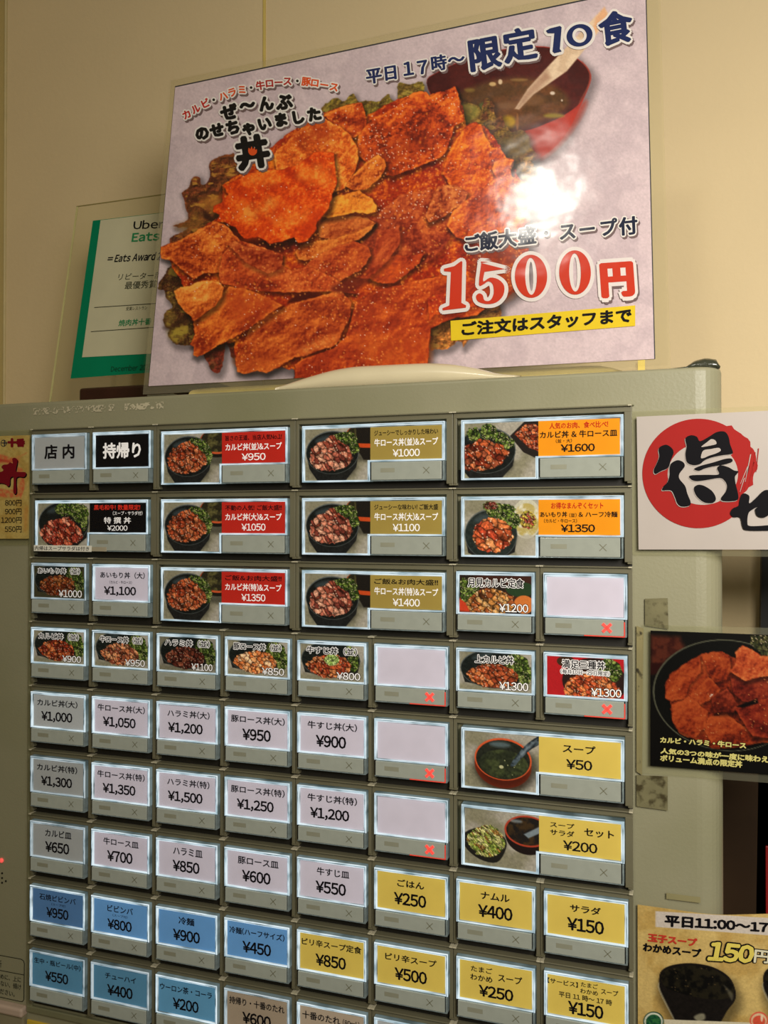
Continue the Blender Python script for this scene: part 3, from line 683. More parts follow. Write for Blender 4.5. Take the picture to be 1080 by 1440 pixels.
key(7, 7, 1, YEL, None, [nm('サラダ', .30, .70, .16, .36, .016), pr('¥150', .26, .74)], label='yellow 150 yen button')
key(8, 0, 1, BLD, None, [nm('石焼ビビンバ', .14, .86, .12, .32, .006), ('(スープ付)', .38, .66, .37, .45, K, .002), pr('¥950', .28, .72, .52, .84)], label='dark blue 950 yen button')
key(8, 1, 1, BLU, None, [nm('ビビンバ', .26, .74, .12, .32, .008), ('(スープ付)', .36, .64, .38, .46, K, .002), pr('¥800', .26, .72, .54, .86)], label='blue 800 yen button')
key(8, 2, 1, BLU, None, [nm('冷麺', .36, .64, .12, .34, .014), pr('¥900', .26, .74)], label='blue 900 yen button')
key(8, 3, 1, BLU, None, [nm('冷麺(ハーフサイズ)', .04, .96, .14, .34, .012), pr('¥450', .26, .74)], label='blue 450 yen button')
key(8, 4, 1, YEL, None, [nm('ピリ辛スープ定食', .03, .97, .12, .32, .012), pr('¥850', .25, .73)], label='yellow 850 yen button')
key(8, 5, 1, YEL, None, [nm('ピリ辛スープ', .12, .88, .14, .34, .014), pr('¥500', .26, .74)], label='yellow 500 yen button')
key(8, 6, 1, YEL, None, [nm('たまご', .16, .46, .10, .25, .010), nm('わかめ', .15, .46, .32, .48, .010), nm('スープ', .54, .87, .20, .40, .012), pr('¥250', .27, .75, .57, .88)], label='yellow egg and seaweed soup button at 250 yen')
key(8, 7, 1, YEL, None, [nm('【サービス】', .00, .40, .08, .22, .008), nm('たまご', .44, .66, .05, .17, .006), nm('わかめ', .43, .66, .22, .34, .006), nm('スープ', .70, .92, .13, .27, .008), nm('平日 11 時～ 17 時', .15, .84, .38, .53, .008), pr('¥150', .27, .73, .58, .92)], label='yellow service soup button at 150 yen')
key(9, 0, 1, TEA, None, [nm('生中・瓶ビール(中)', .04, .96, .12, .30, .006), pr('¥550', .26, .72, .48, .80)], dim=1, label='dim blue-green 550 yen button')
key(9, 1, 1, TEA, None, [nm('チューハイ', .22, .80, .16, .34, .008), pr('¥400', .26, .74)], dim=1, label='blue-green 400 yen button')
key(9, 2, 1, TEA, None, [nm('ウーロン茶・コーラ', .03, .95, .14, .34, .012), pr('¥200', .26, .72)], label='blue-green 200 yen button')
key(9, 3, 1, BEI, None, [nm('持帰り・十番のたれ', .04, .96, .12, .34, .010), pr('¥600', .26, .74)], dim=1, label='beige 600 yen button')
key(9, 4, 1, BEI, None, [nm('十番のたれ', .04, .64, .12, .34, .010), nm('(80ml)', .68, .94, .14, .34, .004)], label='beige sauce button')
key(9, 5, 1, GRY, None, [], label='blank grey button')
key(9, 6, 1, GRY, None, [], label='blank grey button'); key(9, 7, 1, GRY, None, [], label='blank grey button')

for a, k in KEYS:
    r, c, wdt, col, pic, lines = a; dbl = wdt == 2
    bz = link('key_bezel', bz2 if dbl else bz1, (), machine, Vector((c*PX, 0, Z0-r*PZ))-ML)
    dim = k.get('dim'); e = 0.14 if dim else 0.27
    if col == BLK: e = 0.25
    kx = c*PX+(DX if dbl else 0); kz = Z0-r*PZ-(DZ if dbl else 0)
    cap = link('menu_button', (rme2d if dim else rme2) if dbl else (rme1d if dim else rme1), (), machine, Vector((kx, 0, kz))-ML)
    cap['label'] = k['label']
    if dbl: cx0, cx1, cz1, cz0 = DM, DW-0.0019, -0.0021, -DHL+0.0011
    else: cx0, cx1, cz1, cz0 = 0.0019, SW-0.0019, -0.0021, -HL+0.0011
    if dbl: link('food_photo', picture(pic, 0.0019, DM, -DHB+0.0011, -0.0021), (), cap)
    elif pic: link('food_photo', picture(pic, cx0, cx1, cz0, cz1), (), cap)
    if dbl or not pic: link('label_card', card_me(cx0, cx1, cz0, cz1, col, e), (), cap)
    B = bar2 if dbl else bar1
    for n_, me in zip(('press_bar', 'bar_slit', 'cap_foot', 'bar_marks'), B[:4]):
        o = link(n_, me, (), cap)
        if n_ in ('bar_slit', 'bar_marks', 'cap_foot'): o['kind'] = 'stuff'
    if k.get('sold'): link('sold_out_cross', B[4], (), cap); link('sold_out_glow', B[5], (), cap)
    link('clear_front', pane2 if dbl else pane1, (), cap)
    if lines:
        L = Letters(); w_ = cx1-cx0; h_ = cz1-cz0
        for (s, x0, x1, y0, y1, rgb, b) in lines:
            if b == 'o': put_outlined(L, s, cx0+w_*x0, cx0+w_*x1, cz1-h_*y0, cz1-h_*y1, rgb, WT, 0.00085, 0.3, 0.00034, 0.024)
            elif pic and not dbl: put_outlined(L, s, cx0+w_*x0, cx0+w_*x1, cz1-h_*y0, cz1-h_*y1, rgb, (40, 30, 26), 0.00085, 0.3, 0.0003, b)
            else: put_text(L, s, cx0+w_*x0, cx0+w_*x1, cz1-h_*y0, cz1-h_*y1, ink(rgb, 0.3 if rgb != K else 0.0), b, 0.0010)
        L.build('lettering', cap)
    if (r, c) == (2, 0):
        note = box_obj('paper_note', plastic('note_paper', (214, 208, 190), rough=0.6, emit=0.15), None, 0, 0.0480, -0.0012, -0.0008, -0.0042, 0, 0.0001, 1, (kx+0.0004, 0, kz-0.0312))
        tag(note, 'narrow white paper strip with black writing taped under the black 2000 yen button', 'note')
        L = Letters(); put_text(L, '内帰はスープサラダは付き', 0.0010, 0.0462, -0.0006, -0.0036, ink(K), 0.010, -0.00125); L.build('lettering', note)
        tp = box_obj('tape_piece', plastic('dull_tape', (176, 166, 142), rough=0.4), note, 0.0462, 0.0600, -0.0010, -0.0006, -0.0038, -0.0008, 0.0001, 1)

# status lamp and loudspeaker holes on the left panel, printed notice
p = at(2, 1210, 0.0075)
bm = bmesh.new(); bmesh.ops.create_uvsphere(bm, u_segments=16, v_segments=10, radius=0.0017); 
for v_ in bm.verts: v_.co.y = v_.co.y*0.7
link('status_lamp', bm_mesh('status_lamp', bm), plastic('red_lamp', (240, 90, 80), emit=0.7, rough=0.2), machine, Vector(p)-ML, True)
bm = bmesh.new(); d0 = at(3, 1228, 0.0078); 
for i in range(-6, 2):
    for j in range(0, 5 if i < 1 else 1):
        x = d0[0]+i*0.0033; z = d0[2]-j*0.0034-(0.0017 if i % 2 else 0) if i < 1 else d0[2]-0.0052
        if i < 1 and j > 2: continue
        bmesh.ops.create_cone(bm, cap_ends=True, segments=10, radius1=0.0007, radius2=0.0007, depth=0.0006, matrix=Matrix.Translation((x, 0.0079, z)) @ Matrix.Rotation(math.pi/2, 4, 'X'))
sp_ = link('speaker_holes', bm_mesh('speaker_holes', bm), m_black, machine, W); sp_['kind'] = 'stuff'

# ------------------------------------------------------------------ printed notice (rounded outline) on the left panel
def flat_plane(TLp, TRp, BRp, BLp, y):
    return Plane(*[at(a, b, y) for a, b in (TLp, TRp, BRp, BLp)])
def px_poly(L, pl, pts, mat, h, outline=None, or_=0, oh=None, n=12):
    P, T = poly_tri(pts)
    if outline is not None:
        V, T2 = stamp(P, T, or_, or_, n); L.add(pl.hit(V[:, 0], V[:, 1], (oh if oh is not None else h-0.0001)+V[:, 2]*EPS), T2, outline)
    L.add(pl.hit(P[:, 0], P[:, 1], h), T, mat)
def px_char(L, pl, ch, cx, cy, size, mat, h, ang=0.0, bold=0.02, sx=1.0, thick=None, outline=None, or_=0, shadow=None, shear=0.0):
    V, T = glyph(ch, bold); V = lay(V); (c, e) = em()
    if ord(ch) < 127: c = np.array([0.2875*e, c[1]])
    A = (V[:, :2]-c)/e*size; A = A*np.array([sx, -1.0]); A[:, 0] -= shear*A[:, 1]
    ca, sa = math.cos(ang), math.sin(ang); B = np.stack([cx+A[:, 0]*ca-A[:, 1]*sa, cy+A[:, 0]*sa+A[:, 1]*ca, V[:, 2]], 1)
    _emit(L, pl, B, T, mat, h, thick, outline, or_, shadow)
def px_text(L, pl, s, quad, mat, h, bold=0.02, thick=None, outline=None, or_=0, shadow=None):
    N, T, sz = norm_box(s, bold); q = [np.array(p_, float) for p_ in quad]
    u = N[:, :1]; v = 1-N[:, 1:2]; B = (q[0]*(1-u)+q[1]*u)*(1-v)+(q[3]*(1-u)+q[2]*u)*v
    _emit(L, pl, np.concatenate([B, N[:, 2:]], 1), T, mat, h, thick, outline, or_, shadow)
def _emit(L, pl, B, T, mat, h, thick, outline, or_, shadow):
    if shadow is not None:
        V, T2 = stamp(B+np.array([2.2, 2.6, 0]), T, or_, or_, 8); L.add(pl.hit(V[:, 0], V[:, 1], h-0.00024+V[:, 2]*EPS), T2, shadow)
    if outline is not None:
        V, T2 = stamp(B, T, or_, or_, 10); L.add(pl.hit(V[:, 0], V[:, 1], h-0.00012+V[:, 2]*EPS), T2, outline)
    if thick: V, T2 = stamp(B, T, thick[0], thick[1], 6)
    else: V, T2 = B, T
    L.add(pl.hit(V[:, 0], V[:, 1], h+V[:, 2]*EPS), T2, mat)
def sheet_px(name, pl, u0, u1, v0, v1, step, gain, painter, mat, parent, h):
    a = pl.p(np.array([u0, u1, u0]), np.array([v0, v0, v1]), h); W_ = np.linalg.norm(a[1]-a[0]); H_ = np.linalg.norm(a[2]-a[0])
    nu, nv = int(W_/step), int(H_/step)
    def g(u, v, V):
        x, y = proj(V); return painter(x, y)
    return sheet(name, lambda u, v: pl.p(u0+(u1-u0)*u, v0+(v1-v0)*v, h), nu, nv, gain, g, mat, parent)
def slab_box(name, pl, mat, parent, th=0.0008, h=0.0, u0=0, u1=1, v0=0, v1=1, n=10):
    """a thin board or film with real thickness following the sheet"""
    u, v = np.meshgrid(np.linspace(u0, u1, n+1), np.linspace(v0, v1, n+1)); k = n+1; N = k*k
    V = np.concatenate([pl.p(u.ravel(), v.ravel(), h), pl.p(u.ravel(), v.ravel(), h-th)]); g = np.arange(N).reshape(k, k)
    q = np.stack([g[:-1, :-1], g[1:, :-1], g[1:, 1:], g[:-1, 1:]], -1).reshape(-1, 4); F = [q, q[:, ::-1]+N]
    for e in (g[0, :], g[:, -1], g[-1, ::-1], g[::-1, 0]): F.append(np.stack([e[:-1], e[1:], e[1:]+N, e[:-1]+N], -1))
    return link(name, from_np(name, V, np.concatenate(F)), mat, parent)

WHT = ink((236, 228, 222)); SHD = ink((120, 98, 98)); KB = ink((16, 14, 18))
# ------------------------------------------------------------------ big laminated poster
pTL, pTR, pBR, pBL = (246.4, 122.9), (907.5, -17.0), (920.0, 504.6), (208.8, 543.0)
Pp = Plane(at(*pTL, 0.0701), at(*pTR, 0.0669), at(*pBR, 0.0317), at(*pBL, 0.0350))
poster = empty('laminated_poster', tuple(Pp.p(np.array(.5), np.array(1.0)))); PL = poster.location.copy()
tag(poster, 'big laminated poster of a meat rice bowl priced 1500 yen, leaning above the machine', 'poster')
def PAR(o, root): o.parent = root; o.location = -root.location; return o
def poster_ink(x, y):
    P = Paint(x, y, (214, 200, 202))
    big = [(-500, -500), (2000, -500), (2000, 1500), (-500, 1500)]
    P.fill(big, (203, 193, 200), c2=(192, 182, 190), nf=26, noise=0.04, seed=2)
    def cr(o, s, pts): return [(o[0]+a/s, o[1]+b/s) for a, b in pts]
    c1 = lambda p: cr((220, 200), 4.5, p); c2 = lambda p: cr((220, 360), 4.5, p); c3 = lambda p: cr((420, 110), 4.5, p); c4 = lambda p: cr((420, 270), 4.5, p)
    c5 = lambda p: cr((600, 40), 4.154, p); c6 = lambda p: cr((580, 200), 5.4, p); c7 = lambda p: cr((420, 400), 4.154, p)
    # soup bowl
    outer = c5([(0, 320), (60, 255), (200, 190), (400, 130), (640, 103), (800, 130), (900, 190), (950, 245), (958, 310), (900, 450), (830, 590), (740, 700), (640, 765), (560, 780), (400, 700), (100, 500)])
    P.shadow(smooth_poly(outer), 4, 6, 14, 0.35)
    P.fill(smooth_poly(outer), (170, 46, 34), c2=(140, 40, 32), nf=20)
    P.fill(smooth_poly(c5([(560, 600), (800, 520), (930, 420), (900, 520), (780, 680), (640, 765)])), (176, 60, 46), soft=8, alpha=.7)
    inn = smooth_poly(c5([(0, 322), (60, 260), (200, 195), (400, 135), (640, 108), (800, 134), (895, 192), (945, 250), (950, 310), (900, 430), (800, 508), (700, 555), (600, 592), (480, 610), (300, 600), (100, 480)]))
    P.fill(inn, (78, 26, 22), c2=(64, 20, 18), nf=24, noise=.12)
    P.fill(smooth_poly(c5([(190, 400), (260, 345), (400, 300), (560, 285), (700, 315), (800, 370), (835, 440), (780, 495), (690, 535), (560, 582), (470, 600), (300, 560)])), (104, 66, 36), c2=(86, 58, 30), nf=14, noise=.14, soft=9)
    for (a, b, c, d, col, sf) in ((385, 325, 20, 12, (225, 200, 140), 5), (430, 312, 12, 15, (240, 225, 190), 4), (250, 360, 30, 12, (130, 110, 50), 9), (540, 300, 50, 8, (150, 120, 70), 8), (735, 378, 14, 10, (240, 235, 220), 4), (745, 510, 60, 14, (150, 140, 50), 10), (475, 545, 45, 35, (190, 160, 40), 14), (330, 455, 25, 22, (90, 110, 60), 10), (790, 420, 6, 6, (220, 210, 190), 2), (530, 545, 8, 50, (150, 100, 50), 5), (470, 450, 60, 20, (120, 84, 50), 12), (620, 420, 70, 30, (116, 80, 44), 14)):
        P.fill(ellipse(600+a/4.154, 40+b/4.154, c/4.154, d/4.154), col, soft=sf/2.5, alpha=.8)
    P.fill(smooth_poly(c5([(905, 195), (945, 250), (945, 320), (890, 430), (900, 430), (955, 320), (955, 250), (915, 195)])), (150, 80, 66), soft=1.5, alpha=.6)
    # spoon
    sp = [(724, 153), (730, 154), (750, 133), (797, 100), (817, 76), (858, 24), (850, 10), (838, 22), (797, 66), (772, 92), (742, 125)]
    P.fill(sp, (222, 206, 176), c2=(206, 186, 156), nf=12, soft=1.5); P.fill([(724, 153), (730, 154), (750, 133), (775, 110), (768, 98), (742, 125)], (150, 112, 90), soft=8, alpha=.6)
    P.fill([(838, 24), (850, 10), (856, 24), (830, 56)], (222, 160, 110), soft=4, alpha=.6)
    # lettuce
    def leaf(pts, a, b, seed, hl=(176, 140, 56), jit=3):
        pts = smooth_poly(pts); P.shadow(pts, 3, 5, 9, .38); P.fill(pts, a, c2=b, nf=11, noise=.25, jit=jit, jf=6, seed=seed, emb=1.6, ef=6, soft=1.2)
        i = P.sub(pts, 4); sd = sdist(P.X[i], P.Y[i], pts); n = fbm(P.X[i]/13, P.Y[i]/6, seed+5, 4)
        P.mixin(i, ss(1, 4, sd)*ss(.56, .7, n)*.8, c01(hl)); P.mixin(i, ss(1, 4, sd)*ss(.40, .28, n)*.45, c01((50, 30, 22)))
        v_ = np.abs(fbm(P.X[i]/9, P.Y[i]/9, seed+9, 3)-.5); P.mixin(i, ss(1, 4, sd)*ss(.02, .0, v_)*.4, c01(hl))
    leaf(c1([(340, 125), (400, 90), (470, 75), (490, 70), (520, 150), (560, 210), (540, 300), (480, 400), (400, 500), (300, 560), (230, 620), (150, 640), (90, 645), (90, 600), (180, 560), (190, 540), (110, 530), (200, 490), (192, 440), (178, 390), (170, 340), (158, 315), (210, 280), (222, 225), (270, 218), (290, 268), (330, 240), (338, 190)]), (112, 62, 32), (92, 44, 28), 5, (196, 150, 60), 1.8)
    P.fill(smooth_poly(c1([(290, 350), (400, 340), (440, 400), (380, 470), (330, 440), (290, 400)])), (190, 130, 50), c2=(160, 104, 40), nf=6, soft=12, alpha=.75)
    P.fill(smooth_poly(c1([(120, 530), (200, 500), (230, 420), (290, 470), (290, 520), (200, 570)])), (156, 116, 46), c2=(120, 86, 36), nf=6, soft=12, alpha=.6)
    P.fill(c1([(295, 425), (375, 495), (350, 510), (300, 480)]), (58, 30, 20), soft=4)
    leaf(c2([(120, 60), (60, 110), (30, 150), (8, 195), (15, 215), (50, 212), (62, 260), (100, 320), (60, 345), (45, 400), (60, 450), (85, 460), (75, 500), (100, 545), (150, 565), (220, 560), (330, 520), (400, 300), (420, 120)]), (96, 72, 34), (66, 36, 22), 15, (166, 146, 56), 1.8)
    P.fill(smooth_poly(c2([(85, 470), (130, 455), (190, 470), (160, 510), (100, 515)])), (170, 156, 60), soft=14, alpha=.7); P.fill(smooth_poly(c2([(60, 400), (110, 370), (100, 420), (65, 430)])), (150, 130, 60), soft=9, alpha=.6)
    P.fill(smooth_poly(c2([(45, 455), (110, 430), (220, 350), (220, 400), (120, 450), (90, 465)])), (48, 26, 18), soft=7, alpha=.7)
    leaf(c2([(300, 590), (330, 690), (350, 725), (390, 742), (415, 700), (430, 620), (440, 560), (460, 570), (478, 640), (500, 645), (540, 560), (560, 440), (400, 480)]), (112, 42, 30), (96, 62, 36), 18, (140, 80, 50), 2)
    leaf(c3([(140, 210), (165, 170), (215, 130), (250, 128), (290, 145), (325, 110), (345, 95), (360, 120), (385, 150), (430, 140), (500, 150), (540, 120), (570, 103), (590, 135), (628, 150), (632, 36), (700, 38), (785, 28), (790, 90), (740, 140), (600, 240), (450, 290), (150, 290)]), (128, 116, 44), (104, 84, 36), 21, (176, 160, 70), 2)
    leaf(c5([(180, 430), (230, 430), (300, 455), (318, 480), (335, 420), (355, 408), (388, 440), (395, 500), (410, 525), (435, 505), (450, 545), (490, 600), (560, 595), (600, 640), (612, 690), (645, 745), (610, 790), (640, 870), (560, 940), (400, 900), (200, 600)]), (118, 92, 40), (96, 56, 32), 26, (170, 140, 60), 2)
    leaf(c6([(700, 120), (760, 150), (900, 150), (935, 230), (890, 330), (800, 330)]), (136, 100, 46), (110, 80, 36), 27, (160, 130, 60))
    P.fill(smooth_poly(c5([(200, 440), (290, 455), (305, 500), (230, 560), (205, 500)])), (160, 150, 70), c2=(130, 130, 60), nf=6, soft=5, alpha=.8)
    P.fill(smooth_poly(c5([(440, 640), (560, 610), (610, 680), (560, 750), (460, 720)])), (110, 92, 44), c2=(90, 74, 34), nf=8, soft=8, alpha=.8)
    leaf(c7([(760, 255), (880, 200), (1080, 130), (1160, 90), (1180, 220), (1080, 260), (980, 340), (960, 362), (940, 330), (870, 372), (800, 380), (768, 376)]), (176, 112, 50), (140, 90, 44), 30, (196, 150, 70), 2)
    # base heap of meat
    LO, MD, HI = (116, 26, 10), (190, 62, 16), (236, 128, 30)
    RLO, RMD, RHI = (110, 24, 12), (168, 46, 18), (210, 88, 26)
    OLO, OMD, OHI = (150, 50, 16), (216, 96, 26), (248, 172, 62)
    base = [(232, 352), (262, 335), (290, 318), (312, 300), (312, 262), (345, 238), (400, 190), (455, 158), (500, 146), (512, 165), (560, 138), (590, 130), (606, 134), (640, 124), (652, 156), (655, 178), (680, 175), (700, 200), (714, 224), (720, 228), (735, 262), (748, 290), (744, 330), (742, 380), (735, 405), (690, 432), (640, 446), (606, 462), (602, 500), (596, 560), (415, 560), (414, 520), (395, 516), (372, 522), (335, 520), (330, 500), (330, 480), (300, 482), (276, 490), (268, 440), (255, 395), (240, 372)]
    P.slab(base, LO, RMD, HI, seed=100, jit=3, shadow=.5, rim=0.1, sh=(4, 7, 14))
    # slices, from the far edge forward
    P.slab(c3([(160, 232), (220, 200), (300, 168), (400, 153), (420, 210), (432, 270), (430, 330), (350, 380), (250, 320)]), LO, (196, 74, 26), (236, 140, 50), seed=103, ang=.3)
    P.slab(c3([(370, 480), (372, 380), (450, 270), (530, 225), (620, 180), (720, 90), (770, 78), (805, 88), (830, 118), (880, 84), (930, 82), (990, 50), (1012, 100), (1022, 190), (1046, 270), (990, 300), (960, 390), (930, 470), (900, 500), (760, 560), (600, 620), (500, 600)]), (96, 24, 12), (196, 72, 24), (236, 128, 42), seed=107, ang=.8, st=.8, bright=.03)
    P.fill(smooth_poly(c3([(500, 500), (620, 400), (800, 350), (860, 400), (700, 480), (560, 540)])), (120, 36, 20), c2=(150, 50, 22), nf=9, soft=26, alpha=.5, seed=7)
    P.slab(c4([(380, 250), (520, 120), (640, 20), (840, -20), (960, 60), (960, 300), (860, 420), (700, 500), (560, 480), (430, 420)]), (112, 30, 18), (164, 62, 32), (206, 104, 48), seed=111, ang=1.0, shadow=.25, grain=1.3)
    P.slab(c5([(215, 580), (250, 560), (285, 548), (320, 565), (345, 640), (380, 690), (430, 700), (465, 755), (510, 768), (500, 820), (420, 960), (300, 1060), (180, 1000), (90, 840), (140, 700)]), (120, 32, 12), (206, 80, 22), (246, 146, 40), seed=115, ang=2.2, st=1.2, bright=.05)
    P.slab(c6([(150, 420), (190, 340), (260, 320), (330, 330), (420, 380), (400, 450), (300, 520), (220, 575), (120, 612), (100, 560)]), (110, 34, 20), (182, 84, 40), (220, 132, 66), seed=119, ang=1.2, grain=1.3)
    P.slab(c6([(400, 445), (480, 380), (560, 335), (640, 270), (600, 200), (620, 150), (700, 118), (770, 130), (740, 200), (760, 265), (830, 290), (885, 310), (912, 390), (900, 480), (885, 600), (820, 660), (600, 700), (440, 760), (330, 720), (260, 640), (300, 530)]), (126, 36, 16), (202, 82, 30), (240, 146, 54), seed=123, ang=2.4, bright=.04)
    P.slab(c3([(0, 330), (60, 255), (110, 250), (175, 262), (270, 308), (335, 365), (372, 440), (380, 500), (355, 600), (320, 650), (290, 700), (150, 745), (0, 790), (-120, 700), (-160, 480)]), OLO, (218, 98, 28), (250, 176, 70), seed=127, ang=.9, bright=.06)
    P.fill(smooth_poly(c3([(60, 610), (130, 560), (220, 580), (250, 630), (180, 680), (90, 660)])), (240, 180, 80), c2=(226, 130, 40), nf=5, soft=14, alpha=.7)
    P.fill(smooth_poly(c3([(0, 340), (120, 300), (220, 330), (180, 400), (60, 400), (-40, 390)])), (160, 50, 20), soft=22, alpha=.6)
    P.slab(c3([(300, 685), (345, 610), (430, 530), (500, 480), (545, 520), (552, 565), (520, 625), (440, 700), (345, 708)]), LO, (210, 104, 34), (240, 160, 60), seed=131, ang=2.4)
    P.slab(c4([(440, 545), (500, 470), (600, 400), (720, 400), (800, 380), (760, 450), (680, 520), (600, 578), (500, 575)]), RLO, (176, 62, 28), RHI, seed=135, ang=2.4, sh=(1, 4, 6))
    P.slab(c4([(330, 540), (470, 370), (500, 250), (640, 210), (640, 330), (560, 440), (440, 548)]), RLO, (166, 58, 28), (204, 96, 44), seed=139, ang=2.2, shadow=.3)
    P.fill(smooth_poly(c4([(240, 315), (480, 195), (490, 230), (400, 320), (330, 320)])), (76, 18, 12), soft=4)
    P.slab(c4([(130, 150), (120, 220), (130, 285), (240, 312), (360, 262), (485, 196), (430, 160), (320, 148), (200, 160)]), LO, (182, 84, 34), (216, 124, 54), seed=143, ang=2.6)
    P.slab(c4([(128, 125), (170, 70), (240, 28), (380, -10), (460, 40), (496, 90), (485, 128), (430, 138), (360, 128), (280, 150), (180, 165), (140, 155)]), (140, 56, 18), (226, 128, 36), (246, 176, 60), seed=147, ang=2.8)
    P.slab(c4([(0, 425), (-20, 380), (10, 335), (120, 310), (230, 292), (360, 250), (485, 198), (460, 240), (380, 300), (240, 350), (130, 405), (40, 438)]), LO, (196, 92, 32), (226, 140, 56), seed=151, ang=2.7)
    P.slab(c4([(10, 500), (80, 430), (160, 375), (250, 338), (350, 308), (440, 348), (458, 400), (425, 455), (380, 500), (320, 530), (270, 560), (230, 592), (100, 590), (0, 600)]), RLO, (180, 68, 28), (214, 110, 44), seed=155, ang=2.5)
    # kimchi-red pork heap
    KL = c1([(420, 270), (510, 240), (570, 200), (640, 190), (720, 170), (800, 170), (900, 140), (1000, 60), (1120, 60), (1140, 250), (1090, 420), (1020, 500), (1000, 575), (960, 620), (900, 640), (868, 600), (800, 628), (720, 640), (640, 598), (560, 612), (525, 580), (500, 540), (440, 510), (380, 505), (400, 455), (360, 440), (362, 400), (430, 370), (450, 330)])
    P.fill(smooth_poly(c1([(420, 560), (500, 540), (540, 640), (640, 600), (880, 600), (860, 700), (700, 690), (520, 650)])), (84, 20, 14), soft=5, c2=(130, 36, 20), nf=6)
    P.slab(KL, (176, 44, 8), (226, 80, 14), (250, 150, 50), seed=159, ang=.6, st=1.3, rim=.05, shadow=.6, sh=(2, 6, 8), bright=-.05)
    for k_, pts in enumerate(([(500, 440), (560, 380), (640, 420), (700, 360), (770, 360), (740, 420), (640, 470), (580, 500)], [(900, 200), (1000, 150), (1080, 180), (1090, 260), (1000, 250), (930, 240)], [(830, 500), (960, 430), (940, 480), (850, 520)], [(740, 470), (800, 470), (790, 500), (730, 500)], [(560, 240), (720, 200), (760, 260), (640, 260)])):
        P.fill(smooth_poly(c1(pts)), (250, 178, 72), c2=(236, 120, 34), nf=5, soft=16, alpha=.75, seed=60+k_)
    for k_, pts in enumerate(([(560, 620), (640, 560), (860, 330), (900, 330), (700, 560), (650, 610)], [(430, 330), (700, 300), (760, 270), (600, 350), (450, 360)], [(900, 560), (1000, 440), (1080, 400), (1000, 520), (940, 600)])):
        P.fill(smooth_poly(c1(pts)), (204, 58, 10), soft=14, alpha=.6)
    # left and front slices
    P.slab([(224, 348), (236, 343), (249, 340), (262, 332), (280, 322), (304, 311), (320, 318), (330, 330), (345, 345), (352, 372), (310, 383), (287, 384), (273, 392), (253, 378), (242, 367), (226, 363)], LO, (206, 94, 34), (242, 156, 60), seed=163, ang=.2)
    P.slab([(309, 398), (308, 378), (312, 360), (322, 346), (340, 338), (370, 348), (398, 358), (396, 372), (410, 380), (433, 374), (470, 390), (500, 412), (455, 410), (402, 411), (353, 408), (335, 404)], (116, 30, 16), (186, 72, 30), (222, 118, 50), seed=167, ang=.3, sh=(1, 4, 6))
    P.slab(c1([(450, 640), (500, 625), (560, 660), (640, 670), (800, 710), (790, 800), (700, 830), (560, 760)]), LO, (176, 70, 32), (214, 120, 56), seed=168, ang=.3, shadow=.3)
    P.fill(smooth_poly(c2([(830, 300), (860, 260), (930, 235), (1030, 245), (1000, 270), (900, 290)])), (70, 16, 12), soft=4)
    P.slab([(340, 484), (351, 462), (375, 444), (409, 427), (453, 415), (480, 408), (494, 425), (493, 445), (484, 462), (476, 480), (470, 487), (445, 494), (428, 500), (415, 503), (398, 512), (388, 518), (375, 525), (362, 521), (353, 523), (343, 525), (333, 522), (330, 504)], (120, 30, 14), (180, 74, 28), (222, 120, 46), seed=171, ang=2.7, sh=(2, 4, 7))
    P.fill(smooth_poly(c2([(900, 600), (960, 560), (1060, 520), (1130, 500), (1120, 540), (1000, 590), (920, 630)])), (232, 150, 70), c2=(210, 104, 40), nf=4, soft=8, alpha=.8)
    P.fill(smooth_poly(c2([(500, 660), (640, 650), (760, 660), (820, 650), (700, 720), (540, 700)])), (210, 110, 40), c2=(190, 84, 32), nf=5, soft=12, alpha=.6)
    P.slab(c2([(235, 400), (320, 360), (380, 300), (430, 230), (460, 190), (560, 205), (700, 260), (795, 312), (740, 350), (700, 380), (620, 430), (560, 480), (400, 560), (300, 620), (255, 642), (228, 625), (240, 575), (215, 560), (240, 500)]), (130, 36, 16), (200, 88, 30), (236, 140, 50), seed=175, ang=2.4, sh=(2, 5, 7))
    P.fill(smooth_poly(c2([(440, 260), (560, 220), (760, 310), (600, 420), (480, 400)])), (170, 56, 24), c2=(186, 70, 26), nf=8, soft=24, alpha=.7)
    P.slab(c2([(110, 225), (150, 200), (210, 190), (260, 165), (330, 155), (390, 162), (430, 200), (415, 260), (370, 320), (320, 355), (240, 412), (215, 380), (180, 350), (140, 300)]), (160, 60, 20), (222, 118, 42), (248, 178, 78), seed=179, ang=2.6, sh=(2, 4, 6))
    P.fill(smooth_poly(c4([(210, 600), (300, 560), (420, 550), (400, 600), (300, 640), (220, 630)])), (96, 26, 18), soft=6, alpha=.8)
    P.slab([(415, 560), (414, 540), (415, 512), (425, 505), (470, 489), (486, 474), (494, 450), (500, 425), (530, 408), (580, 396), (640, 384), (680, 396), (690, 425), (670, 444), (640, 447), (625, 452), (606, 462), (602, 500), (601, 520), (596, 560)], (130, 34, 16), (172, 60, 24), (216, 104, 36), seed=183, ang=2.7, jit=1.5, sh=(1, 2, 5))
    P.fill(smooth_poly([(500, 470), (560, 475), (598, 470), (598, 515), (520, 512)]), (206, 100, 34), c2=(176, 66, 24), nf=6, soft=14, alpha=.7)
    P.slab([(604, 452), (612, 442), (650, 436), (700, 420), (735, 400), (740, 380), (700, 380), (650, 400), (600, 420)], RLO, (170, 50, 26), RHI, seed=187, shadow=.2)
    P.fill(smooth_poly([(690, 340), (735, 352), (738, 400), (700, 425), (660, 380)]), (120, 56, 26), c2=(150, 70, 30), nf=6, soft=10, alpha=.5)
